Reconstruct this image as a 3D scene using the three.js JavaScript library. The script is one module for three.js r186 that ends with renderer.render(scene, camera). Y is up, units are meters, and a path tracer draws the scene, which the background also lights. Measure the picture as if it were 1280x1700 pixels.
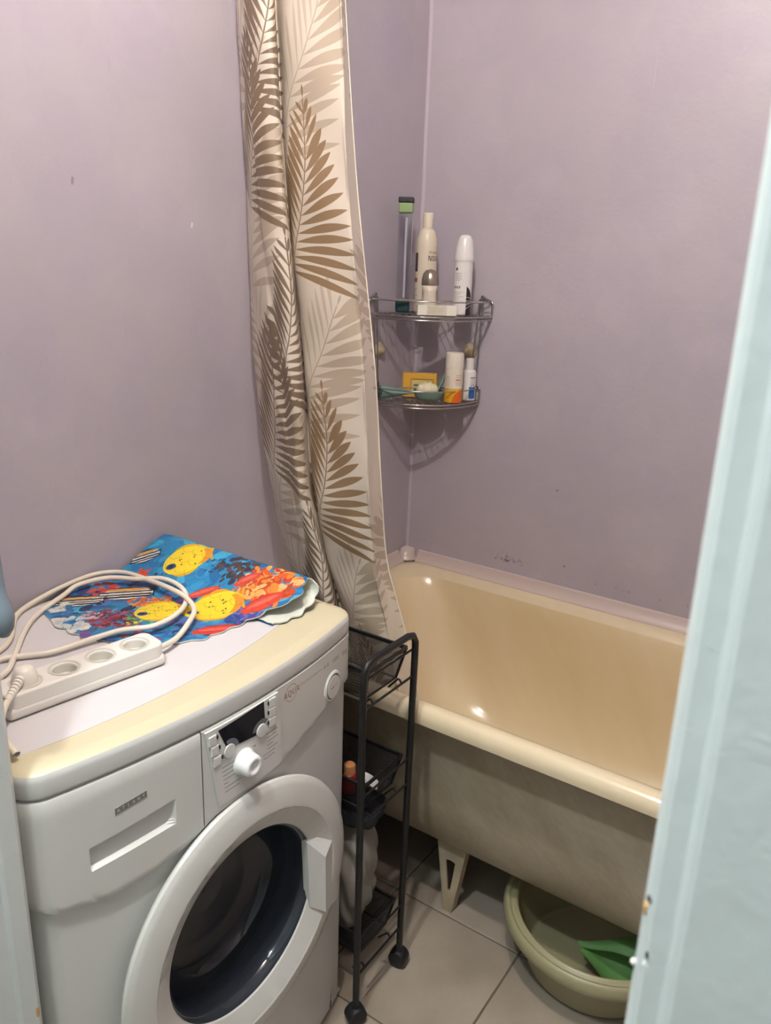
import * as THREE from 'three';
import { RoundedBoxGeometry } from 'three/addons/geometries/RoundedBoxGeometry.js';
import * as BGU from 'three/addons/utils/BufferGeometryUtils.js';

// ---------------------------------------------------------------- camera, sky, light, exposure
const scene = new THREE.Scene();
const camera = new THREE.PerspectiveCamera(65.70, 1280 / 1700, 0.02, 20);
{
  const yaw = THREE.MathUtils.degToRad(33.904), pitch = THREE.MathUtils.degToRad(17.160), roll = THREE.MathUtils.degToRad(2.052);
  camera.position.set(1.1798, 1.4150, 1.8694);
  camera.rotation.order = 'YXZ';
  camera.rotation.set(-pitch, yaw, roll);
  camera.focus = 1.35;
  camera.userData.fStop = 10;
}
const renderer = new THREE.WebGLRenderer({ antialias: true });
renderer.toneMapping = THREE.LinearToneMapping;
renderer.toneMappingExposure = 1.0;
renderer.shadowMap.enabled = true;
scene.background = new THREE.Color(0x0a0b0d);
const LIGHT = {
  bath: { at: [0.78, 2.40, 1.39], color: new THREE.Color(1.0, 0.93, 0.85), power: 4.0 },   // bathroom ceiling bulb
  hall: { at: [0.70, 2.43, 1.90], color: new THREE.Color(0.86, 0.96, 1.0), power: 4.7 },   // hallway ceiling globe
};

// ---------------------------------------------------------------- helpers
const V = (x, y, z) => new THREE.Vector3(x, y, z);
let seed = 7;
const rnd = () => { seed = (seed * 16807) % 2147483647; return seed / 2147483647; };
const counts = {};
const numbered = (n) => { const k = counts[n] = (counts[n] ?? -1) + 1; return k ? `${n}_${String(k).padStart(3, '0')}` : n; };
function tag(o, label, category, group) { o.userData.label = label; o.userData.category = category; if (group) o.userData.group = group; return o; }
function thing(name, label, category, [x, y, z] = [0, 0, 0], turn = 0, group) {
  const o = new THREE.Group(); o.name = numbered(name); o.position.set(x, y, z); o.rotation.y = turn; scene.add(o);
  return tag(o, label, category, group);
}
function part(name, geo, mat, parent, label) {
  const m = new THREE.Mesh(Array.isArray(geo) ? merge(geo) : geo, mat); m.name = name; parent.add(m);
  if (label) m.userData.label = label;
  return m;
}
function struct(name, geo, mat, parent = scene) {
  const m = new THREE.Mesh(Array.isArray(geo) ? merge(geo) : geo, mat); m.name = parent === scene ? numbered(name) : name; parent.add(m);
  if (parent === scene) m.userData.kind = 'structure';
  return m;
}
function merge(list) {
  return BGU.mergeGeometries(list.map(g => {
    g = g.index ? g.toNonIndexed() : g;
    const o = new THREE.BufferGeometry();
    o.setAttribute('position', g.attributes.position);
    o.setAttribute('normal', g.attributes.normal);
    o.setAttribute('uv', g.attributes.uv ?? new THREE.BufferAttribute(new Float32Array(g.attributes.position.count * 2), 2));
    return o;
  }));
}
const move = (g, x, y, z) => g.translate(x, y, z);
const rbox = (w, h, d, r = 0.003, s = 3) => new RoundedBoxGeometry(w, h, d, s, Math.min(r, w / 2.01, h / 2.01, d / 2.01));
function boxAt(x0, x1, y0, y1, z0, z1, r = 0) {
  const w = x1 - x0, h = y1 - y0, d = z1 - z0;
  return move(r ? rbox(w, h, d, r) : new THREE.BoxGeometry(w, h, d), (x0 + x1) / 2, (y0 + y1) / 2, (z0 + z1) / 2);
}
function tube(pts, r, seg, closed = false, straight = false, rad = 10) {
  const v = pts.map(p => V(...p));
  let c;
  if (straight) { c = new THREE.CurvePath(); for (let i = 0; i + 1 < v.length; i++) c.add(new THREE.LineCurve3(v[i], v[i + 1])); }
  else c = new THREE.CatmullRomCurve3(v, closed, 'centripetal');
  return new THREE.TubeGeometry(c, seg ?? v.length * 6, r, rad, closed);
}
function bent(pts, rad) {   // a polyline with rounded corners
  const v = pts.map(p => V(...p)), path = new THREE.CurvePath(); let prev = v[0];
  for (let i = 1; i < v.length - 1; i++) {
    const a = v[i].clone().add(v[i - 1].clone().sub(v[i]).setLength(rad)), b = v[i].clone().add(v[i + 1].clone().sub(v[i]).setLength(rad));
    path.add(new THREE.LineCurve3(prev, a)); path.add(new THREE.QuadraticBezierCurve3(a, v[i], b)); prev = b;
  }
  path.add(new THREE.LineCurve3(prev, v[v.length - 1]));
  return path;
}
const bentTube = (pts, r, rad = 0.03, seg = 60, rs = 10) => new THREE.TubeGeometry(bent(pts, rad), seg, r, rs);
const rod = (a, b, r, rs = 10) => new THREE.TubeGeometry(new THREE.LineCurve3(V(...a), V(...b)), 1, r, rs);
const lathe = (p, n = 40) => {   // v runs with height so that labels keep their proportions
  const g = new THREE.LatheGeometry(p.map(q => new THREE.Vector2(q[0], q[1])), n), a = g.attributes.position, t = g.attributes.uv;
  const lo = Math.min(...p.map(q => q[1])), hi = Math.max(...p.map(q => q[1]));
  for (let i = 0; i < a.count; i++) t.setY(i, (a.getY(i) - lo) / (hi - lo || 1));
  return g;
};
function grid(nu, nv, f, uvf) {   // f(u,v) -> [x,y,z]
  const pos = [], uv = [], idx = [];
  for (let j = 0; j <= nv; j++) for (let i = 0; i <= nu; i++) {
    pos.push(...f(i / nu, j / nv, i, j)); uv.push(...(uvf ? uvf(i / nu, j / nv, i, j) : [i / nu, j / nv]));
  }
  for (let j = 0; j < nv; j++) for (let i = 0; i < nu; i++) { const a = j * (nu + 1) + i, b = a + 1, c = a + nu + 1, d = c + 1; idx.push(a, b, d, a, d, c); }
  const g = new THREE.BufferGeometry();
  g.setAttribute('position', new THREE.Float32BufferAttribute(pos, 3)); g.setAttribute('uv', new THREE.Float32BufferAttribute(uv, 2));
  g.setIndex(idx); g.computeVertexNormals(); return g;
}
// value noise
function noiseField(n, cell, sd) {
  let s = sd; const r = () => { s = (s * 16807) % 2147483647; return s / 2147483647; };
  const m = Math.ceil(n / cell), a = Array.from({ length: m * m }, r), out = new Float32Array(n * n);
  const sm = t => t * t * (3 - 2 * t);
  for (let y = 0; y < n; y++) for (let x = 0; x < n; x++) {
    const gx = x / cell, gy = y / cell, x0 = Math.floor(gx), y0 = Math.floor(gy), fx = sm(gx - x0), fy = sm(gy - y0);
    const q = (i, j) => a[((y0 + j) % m) * m + ((x0 + i) % m)];
    out[y * n + x] = (q(0, 0) * (1 - fx) + q(1, 0) * fx) * (1 - fy) + (q(0, 1) * (1 - fx) + q(1, 1) * fx) * fy;
  }
  return out;
}
function noiseTex(n, layers, sd, base, amp, color = true) {
  const f = layers.map(([c, w], i) => [noiseField(n, c, sd + i * 97), w]), d = new Uint8Array(n * n * 4);
  for (let i = 0; i < n * n; i++) {
    let v = 0; for (const [a, w] of f) v += (a[i] - 0.5) * 2 * w;
    for (let k = 0; k < 3; k++) d[i * 4 + k] = Math.max(0, Math.min(255, base[k] + v * amp[k]));
    d[i * 4 + 3] = 255;
  }
  const t = new THREE.DataTexture(d, n, n); t.magFilter = THREE.LinearFilter; t.minFilter = THREE.LinearFilter; t.wrapS = t.wrapT = THREE.RepeatWrapping;
  if (color) t.colorSpace = THREE.SRGBColorSpace; t.needsUpdate = true; return t;
}
function canvasTex(w, h, draw, repeat = false) {
  const c = document.createElement('canvas'); c.width = w; c.height = h; draw(c.getContext('2d'), w, h);
  const t = new THREE.CanvasTexture(c); t.colorSpace = THREE.SRGBColorSpace; t.magFilter = THREE.LinearFilter;
  if (repeat) t.wrapS = t.wrapT = THREE.RepeatWrapping;
  return t;
}
const rep = (t, x, y) => { const c = t.clone(); c.repeat.set(x, y); c.needsUpdate = true; return c; };
const std = (color, roughness = 0.5, o = {}) => new THREE.MeshStandardMaterial({ color, roughness, side: THREE.DoubleSide, ...o });
const phy = (color, roughness = 0.5, o = {}) => new THREE.MeshPhysicalMaterial({ color, roughness, side: THREE.DoubleSide, ...o });

// ---------------------------------------------------------------- materials
const bumpFine = noiseTex(256, [[4, 0.6], [16, 0.5]], 11, [128, 128, 128], [90, 90, 90], false);
const bumpWall = noiseTex(512, [[6, 0.35], [24, 0.5], [96, 0.6]], 23, [128, 128, 128], [90, 90, 90], false);
const LILAC = [174, 166, 173];
const wallPaint = (w, h, sd, marks) => canvasTex(1024, Math.round(1024 * h / w), (g, W, H) => {
  g.fillStyle = `rgb(${LILAC})`; g.fillRect(0, 0, W, H);
  let s = sd; const r = () => { s = (s * 16807) % 2147483647; return s / 2147483647; };
  for (let i = 0; i < 900; i++) {   // roller blotches
    const x = r() * W, y = r() * H, q = 10 + r() * 50, v = r() < 0.5 ? '255,245,245' : '120,100,130';
    g.fillStyle = `rgba(${v},0.014)`; g.beginPath(); g.ellipse(x, y, q, q * (0.6 + r()), r() * 3, 0, 7); g.fill();
  }
  const sc = W / w; marks?.(g, sc, H, r);
});
const wallMat = (map, rx, ry) => std(0xffffff, 0.42, { map, bumpMap: rep(bumpWall, rx, ry), bumpScale: 0.0008 });
const enamel = std(0xffffff, 0.16, { map: noiseTex(256, [[8, 0.3], [32, 0.5], [64, 0.6]], 5, [219, 200, 162], [5, 6, 9]) });
const enamelRim = std(0xffffff, 0.16, { map: noiseTex(256, [[8, 0.3], [32, 0.5]], 6, [214, 198, 166], [4, 5, 6]) });
const enamelOut = std(0xffffff, 0.45, { map: noiseTex(256, [[3, 0.35], [20, 0.5], [64, 0.5]], 9, [168, 155, 132], [11, 12, 13]) });
const washWhite = std(0xcfcfca, 0.32);
const washTrim = std(0xc9be9f, 0.35);
const washBoard = std(0xcdc8c9, 0.4);
const chrome = std(0xb9b6b4, 0.22, { metalness: 1 });
const blackPaint = std(0x141416, 0.42, { bumpMap: rep(bumpFine, 4, 4), bumpScale: 0.0002 });
const jambPaint = std(0xffffff, 0.38, { map: noiseTex(512, [[4, 0.15], [40, 0.5], [128, 0.6]], 31, [206, 211, 208], [7, 7, 7]), bumpMap: rep(bumpWall, 4, 4), bumpScale: 0.0005 });
const darkPlastic = std(0x17181c, 0.5);

// ---------------------------------------------------------------- setting: room shell
const RW = 1.72, RH = 2.6, ZF = 1.478, ZO = 1.582;    // room width, height, inner and outer face of the door wall
{
  const left = wallPaint(1.6, 2.5, 101, (g, s, H) => {   // u runs from z=1.48 to z=0
    const P = (z, y) => [(ZF - z) * s, H - y * s];
    for (const [z, y, r, c] of [[1.16, 1.66, 3, 'rgba(120,100,105,.8)'], [1.155, 1.60, 3, 'rgba(110,92,98,.85)'], [1.14, 1.655, 4, 'rgba(225,215,220,.7)'], [1.03, 1.47, 2.5, 'rgba(130,110,115,.7)'], [0.78, 1.42, 2, 'rgba(240,232,230,.8)']]) {
      const [x, q] = P(z, y); g.fillStyle = c; g.beginPath(); g.ellipse(x, q, r * 0.6, r * 1.6, 0.2, 0, 7); g.fill();
    }
  });
  const back = wallPaint(1.72, 2.5, 203, (g, s, H, r) => {
    const dot = (x, y, q, a) => { g.fillStyle = `rgba(62,48,50,${a})`; g.beginPath(); g.ellipse(x * s, H - y * s, q, q * 0.7, r() * 3, 0, 7); g.fill(); };
    for (let i = 0; i < 55; i++) dot(0.28 + (r() + r()) * 0.055, 0.636 + r() * r() * 0.03, 0.5 + r() * 1.6, 0.12 + r() * 0.3);   // mould specks above the strip
    for (let i = 0; i < 60; i++) dot(r() * 1.1, 0.632 + r() * 0.006, 0.5 + r() * 0.9, 0.15 + r() * 0.35);
    for (const [x, y] of [[0.49, 0.66], [0.95, 0.93], [0.93, 0.72], [1.04, 1.88], [0.45, 0.85]]) dot(x, y, 1.8, 0.5);
    g.strokeStyle = 'rgba(214,200,210,.55)'; g.lineWidth = 5; g.beginPath(); for (let y = 0; y < H; y += 18) g.lineTo(3 + r() * 1.2, y); g.stroke();   // thick bead of paint in the corner
  });
  const bare = wallPaint(1.5, 2.5, 307);
  struct('wall_left', boxAt(-0.1, 0, 0, RH, -0.1, ZF), wallMat(left, 3, 5));
  struct('wall_back', boxAt(0, RW, 0, RH, -0.1, 0), wallMat(back, 3, 5));
  struct('wall_right', boxAt(RW, RW + 0.1, 0, RH, -0.1, ZF), wallMat(bare, 3, 5));
  struct('wall_front', [boxAt(-0.1, 0.36, 0, RH, ZF, ZO), boxAt(1.2, RW + 0.1, 0, RH, ZF, ZO - 0.004), boxAt(0.36, 1.2, 2.08, RH, ZF, ZO - 0.004)], wallMat(bare, 2, 4));
  struct('ceiling', boxAt(-0.1, RW + 0.1, RH, RH + 0.1, -0.1, ZO), std(0xd0ccc8, 0.8));
  // hallway outside the doorway
  const hallPaint = std(0xc9ccc8, 0.7);
  struct('wall_hall_left', boxAt(-0.45, -0.35, 0, RH, ZO, 3.2), hallPaint);
  struct('wall_hall_right', boxAt(2.4, 2.5, 0, RH, ZO, 3.2), hallPaint);
  struct('wall_hall_back', boxAt(-0.45, 2.5, 0, RH, 3.2, 3.3), hallPaint);
  struct('wall_hall_front', [boxAt(-0.45, -0.1, 0, RH, ZF, ZO), boxAt(RW + 0.1, 2.5, 0, RH, ZF, ZO - 0.004)], hallPaint);
  struct('ceiling_hall', boxAt(-0.45, 2.5, RH, RH + 0.1, ZO, 3.3), std(0xe0e0de, 0.8));
  struct('floor_hall', boxAt(-0.45, 2.5, -0.1, 0, ZO, 3.3), std(0x8b7a66, 0.5));
}
// floor: grout bed and separate tiles
{
  const grout = struct('floor', boxAt(-0.1, RW + 0.1, -0.1, -0.0025, -0.1, ZO), std(0x5f564c, 0.9));
  const tileMats = [0, 1, 2].map(i => std(0xffffff, 0.28, { map: noiseTex(256, [[6, 0.12], [40, 0.5], [90, 0.8]], 61 + i * 13, [158, 146, 131], [12, 12, 12]) }));
  const tw = 0.318, td = 0.311, g = rbox(tw - 0.0035, 0.012, td - 0.0035, 0.002, 2);
  for (let i = -3; i < 4; i++) for (let j = -2; j < 4; j++) {
    const x0 = Math.max(0, 0.687 + i * tw), x1 = Math.min(RW, 0.687 + (i + 1) * tw), z0 = Math.max(0, 0.556 + j * td), z1 = Math.min(ZO, 0.556 + (j + 1) * td);
    if (x1 - x0 < 0.01 || z1 - z0 < 0.01) continue;
    const t = struct('tile', g, tileMats[Math.floor(rnd() * 3)], grout);
    t.scale.set((x1 - x0) / tw, 1, (z1 - z0) / td); t.position.set((x0 + x1) / 2, -0.006, (z0 + z1) / 2);
  }
}
// door frame: left jamb with a bevelled inner edge, right jamb with moulded casing, head
{
  const ex = (pts, y0, y1) => {   // plan points (x,z) extruded upward
    const s = new THREE.Shape(pts.map(([x, z]) => new THREE.Vector2(x, -z)));
    return new THREE.ExtrudeGeometry(s, { depth: y1 - y0, bevelEnabled: false }).rotateX(-Math.PI / 2).translate(0, y0, 0);
  };
  const d = new THREE.Group(); d.name = 'door_1'; d.userData.kind = 'structure'; scene.add(d);
  struct('left_jamb', [ex([[0.36, 1.474], [0.431, 1.474], [0.4395, 1.4815], [0.4405, 1.501], [0.4395, 1.504], [0.437, 1.506], [0.437, ZO + 0.004], [0.425, ZO + 0.012], [0.36, ZO + 0.012]], 0, 2.05)], jambPaint, d);
  struct('right_jamb', [ex([[1.1225, 1.474], [1.2, 1.474], [1.2, 1.576], [1.128, 1.576], [1.1225, 1.570]], 0, 2.05)], jambPaint, d);
  struct('right_casing', [ex([[1.1225, 1.569], [1.2, 1.569], [1.25, 1.569], [1.25, 1.588], [1.1425, 1.588], [1.1395, 1.5868], [1.1375, 1.583], [1.1365, 1.5815], [1.1285, 1.5812], [1.1255, 1.5795], [1.1225, 1.575]], 0, 2.08)], jambPaint, d);
  struct('door_head', boxAt(0.36, 1.25, 2.05, 2.1, 1.474, ZO + 0.006, 0.004), jambPaint, d);
  // chips where the paint and wood broke away
  const wood = std(0xc79a62, 0.8), plaster = std(0xf0efe9, 0.9), crack = std(0x3a3430, 0.9);
  const chip = (x, y, z, sx, sy, sz, m, sd) => {
    const g = new THREE.IcosahedronGeometry(1, 2), p = g.attributes.position;
    for (let i = 0; i < p.count; i++) { const k = 0.82 + 0.3 * Math.abs(Math.sin(p.getX(i) * 7 + sd) * Math.cos(p.getY(i) * 5 + sd)); p.setXYZ(i, p.getX(i) * k, p.getY(i) * k, p.getZ(i) * k); }
    g.scale(sx, sy, sz); g.computeVertexNormals(); g.translate(x, y, z); return struct('chip', g, m, d);
  };
  chip(1.1245, 1.159, 1.577, 0.0018, 0.0040, 0.002, wood, 1);
  chip(1.1255, 1.1655, 1.5785, 0.0016, 0.0016, 0.002, crack, 2);
  chip(1.1285, 1.1335, 1.5805, 0.0018, 0.0022, 0.0009, plaster, 3);
  chip(1.1282, 1.1392, 1.5808, 0.0009, 0.0022, 0.001, crack, 4);
  chip(1.1222, 1.1275, 1.576, 0.0012, 0.0016, 0.0012, plaster, 5);
  chip(0.4385, 0.54, 1.483, 0.002, 0.010, 0.003, wood, 6);
}
// ceramic edging along the tub
{
  const ceramic = std(0xc2b2ab, 0.3);
  const prof = new THREE.Shape(); prof.moveTo(0, 0); prof.lineTo(0.024, 0); prof.lineTo(0.023, 0.004); prof.quadraticCurveTo(0.012, 0.012, 0.007, 0.03); prof.lineTo(0.004, 0.032); prof.lineTo(0, 0.032);
  const strip = (len) => new THREE.ExtrudeGeometry(prof, { depth: len, bevelEnabled: false, curveSegments: 8 });
  struct('trim_1', (() => { const m = new THREE.Matrix4().set(0, 0, 1, 0.048, 0, 1, 0, 0.5985, 1, 0, 0, 0, 0, 0, 0, 1), g = strip(RW - 0.05); g.applyMatrix4(m); const p = g.attributes.position, a = p.array; for (let i = 0; i < p.count; i += 3) for (let k = 0; k < 3; k++) { const q = a[i * 3 + k]; a[i * 3 + k] = a[(i + 1) * 3 + k]; a[(i + 1) * 3 + k] = q; } g.computeVertexNormals(); return g; })(), ceramic);   // along the back wall
  struct('trim_2', strip(0.63).translate(0, 0.5985, 0.045), ceramic);
  const cor = lathe([[0, 0], [0.046, 0], [0.043, 0.006], [0.034, 0.017], [0.028, 0.034], [0, 0.036]], 24);
  struct('trim_3', new THREE.LatheGeometry([[0.001, 0], [0.046, 0], [0.042, 0.006], [0.033, 0.016], [0.028, 0.034], [0.001, 0.036]].map(p => new THREE.Vector2(...p)), 16, 0, Math.PI / 2).translate(0.002, 0.5985, 0.002), ceramic);
}

// ---------------------------------------------------------------- lamps
{
  const b = LIGHT.bath, t = thing('ceiling_lamp', 'round white glass ceiling lamp lighting the bathroom from above the doorway side', 'lamp', b.at);
  const glow = new THREE.MeshStandardMaterial({ color: 0xffffff, emissive: b.color, emissiveIntensity: 6, roughness: 0.5 });
  part('bulb', new THREE.SphereGeometry(0.05, 24, 16), glow, t);
  part('lamp_base', lathe([[0, 0.2], [0.06, 0.2], [0.06, 0.185], [0.022, 0.17], [0.02, 0.052], [0, 0.052]], 24), std(0xe8e4de, 0.5), t);
  const l = new THREE.PointLight(b.color, b.power, 0, 2); l.name = 'ceiling_lamp_light'; l.shadow.radius = 0.9; l.shadow.mapSize.set(2048, 2048); l.shadow.bias = -0.0005; l.castShadow = true; t.add(l);
  const h = LIGHT.hall, p = thing('hall_lamp', 'round white glass globe lamp on the hallway ceiling outside the doorway', 'lamp', h.at);
  part('globe', new THREE.SphereGeometry(0.09, 28, 18), new THREE.MeshStandardMaterial({ color: 0xffffff, emissive: h.color, emissiveIntensity: 3, roughness: 0.4 }), p);
  part('lamp_base', lathe([[0, 0.17], [0.07, 0.17], [0.07, 0.15], [0.03, 0.135], [0.028, 0.085], [0, 0.085]], 24), std(0xe6e6e6, 0.5), p);
  const r = new THREE.PointLight(h.color, h.power, 0, 2); r.name = 'hall_lamp_light'; r.shadow.radius = 2; r.shadow.mapSize.set(2048, 2048); r.shadow.bias = -0.0005; r.castShadow = true; p.add(r);
}

// ---------------------------------------------------------------- bathtub
{
  const t = thing('bathtub', 'cream enamelled steel bathtub with rolled rim along the lilac back wall', 'bathtub', [0.856, 0, 0.351]);
  const L = 1.70, W = 0.698, N = 120;
  // rounded rectangle ring for insets [left, right, back, front] and corner radius
  const ring = ([l, r, b, f], R, y) => {
    const x0 = -L / 2 + l, x1 = L / 2 - r, z0 = -W / 2 + b, z1 = W / 2 - f, out = [];
    R = Math.min(R, (z1 - z0) / 2 - 0.001, (x1 - x0) / 2 - 0.001);
    const cs = [[x1 - R, z1 - R, 0], [x0 + R, z1 - R, 1], [x0 + R, z0 + R, 2], [x1 - R, z0 + R, 3]];
    for (const [cx, cz, q] of cs) for (let k = 0; k <= N / 4; k++) { const a = (q + k / (N / 4)) * Math.PI / 2; out.push([cx + R * Math.cos(a), y, cz + R * Math.sin(a)]); }
    return out;
  };
  const shell = (levels) => {
    const rs = levels.map(([i, R, y]) => ring(i, R, y)), n = rs[0].length;
    return grid(n, rs.length - 1, (u, v, i, j) => rs[j][i % n], (u, v, i, j) => [rs[j][i % n][0] * 1.5 + rs[j][i % n][1], rs[j][i % n][2] * 1.5 + rs[j][i % n][1]]);
  };
  const outer = [
    [[.19, .19, .19, .21], .12, .172], [[.15, .15, .15, .175], .13, .178], [[.12, .12, .12, .140], .14, .196], [[.10, .10, .10, .118], .15, .225],
    [[.082, .082, .082, .096], .15, .27], [[.068, .068, .068, .080], .14, .34], [[.058, .058, .058, .070], .13, .42], [[.051, .051, .050, .063], .12, .50], [[.047, .047, .046, .060], .10, .555], [[.046, .046, .045, .058], .09, .563],
    [[.02, .02, .02, .020], .055, .563], [[.006, .006, .006, .006], .05, .560], [[.001, .001, .001, .001], .05, .566]];
  const inner = [
    [[.001, .001, .001, .001], .05, .566], [[0, 0, 0, 0], .05, .578], [[.004, .004, .004, .004], .055, .590], [[.013, .013, .012, .013], .06, .5985], [[.028, .028, .026, .026], .07, .5995], [[.041, .041, .040, .040], .09, .595],
    [[.053, .052, .050, .055], .11, .582], [[.066, .061, .057, .068], .13, .56], [[.092, .074, .066, .077], .15, .50], [[.125, .088, .077, .086], .16, .42], [[.17, .106, .092, .100], .17, .34], [[.215, .126, .112, .120], .17, .28], [[.265, .152, .138, .14], .16, .24],
    [[.325, .19, .178, .18], .14, .218], [[.42, .25, .24, .24], .11, .208], [[.6, .5, .33, .33], .01, .204]];
  part('outer_shell', shell(outer), enamelOut, t, 'dull unglazed underside below the rim');
  part('rim', shell(inner.slice(0, 7)), enamelRim, t, 'paler rolled rim');
  part('basin_shell', shell(inner.slice(6)), enamel, t);
  // stamped legs
  const legMat = std(0xffffff, 0.55, { map: noiseTex(128, [[4, 0.5], [24, 0.6]], 77, [186, 172, 146], [18, 20, 22]) });
  const s = new THREE.Shape(); s.moveTo(-0.009, 0); s.lineTo(0.009, 0); s.lineTo(0.036, 0.185); s.lineTo(0.02, 0.193); s.quadraticCurveTo(0.0, 0.176, -0.02, 0.193); s.lineTo(-0.036, 0.185); s.closePath();
  const h = new THREE.Path(); h.moveTo(-0.004, 0.058); h.lineTo(-0.013, 0.138); h.quadraticCurveTo(0, 0.144, 0.013, 0.138); h.lineTo(0.004, 0.058); h.quadraticCurveTo(0, 0.053, -0.004, 0.058); s.holes.push(h);
  const plate = new THREE.ExtrudeGeometry(s, { depth: 0.003, bevelEnabled: true, bevelSize: 0.001, bevelThickness: 0.001, bevelSegments: 2 });
  const flange = sx => { const g = boxAt(-0.0015, 0.0015, 0, 0.187, -0.022, 0.003, 0.001); g.rotateZ(-sx * 0.1454).translate(sx * 0.0095, 0.001, 0); return g; };
  const legGeo = merge([plate, flange(1), flange(-1), boxAt(-0.034, 0.034, 0.182, 0.189, -0.03, 0.002, 0.002)]);
  for (const [x, z, k] of [[-0.356, 0.19, 1], [0.40, 0.19, 1], [-0.356, -0.19, -1], [0.40, -0.19, -1]]) {
    const m = part('leg', legGeo, legMat, t); m.position.set(x, 0.001, z); m.rotation.y = k > 0 ? 0 : Math.PI; m.rotation.x = 0;
  }
  part('strap', [boxAt(-0.391, -0.321, 0.166, 0.174, -0.19, 0.19, 0.003), boxAt(0.365, 0.435, 0.166, 0.174, -0.19, 0.19, 0.003)], legMat, t);
}

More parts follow.
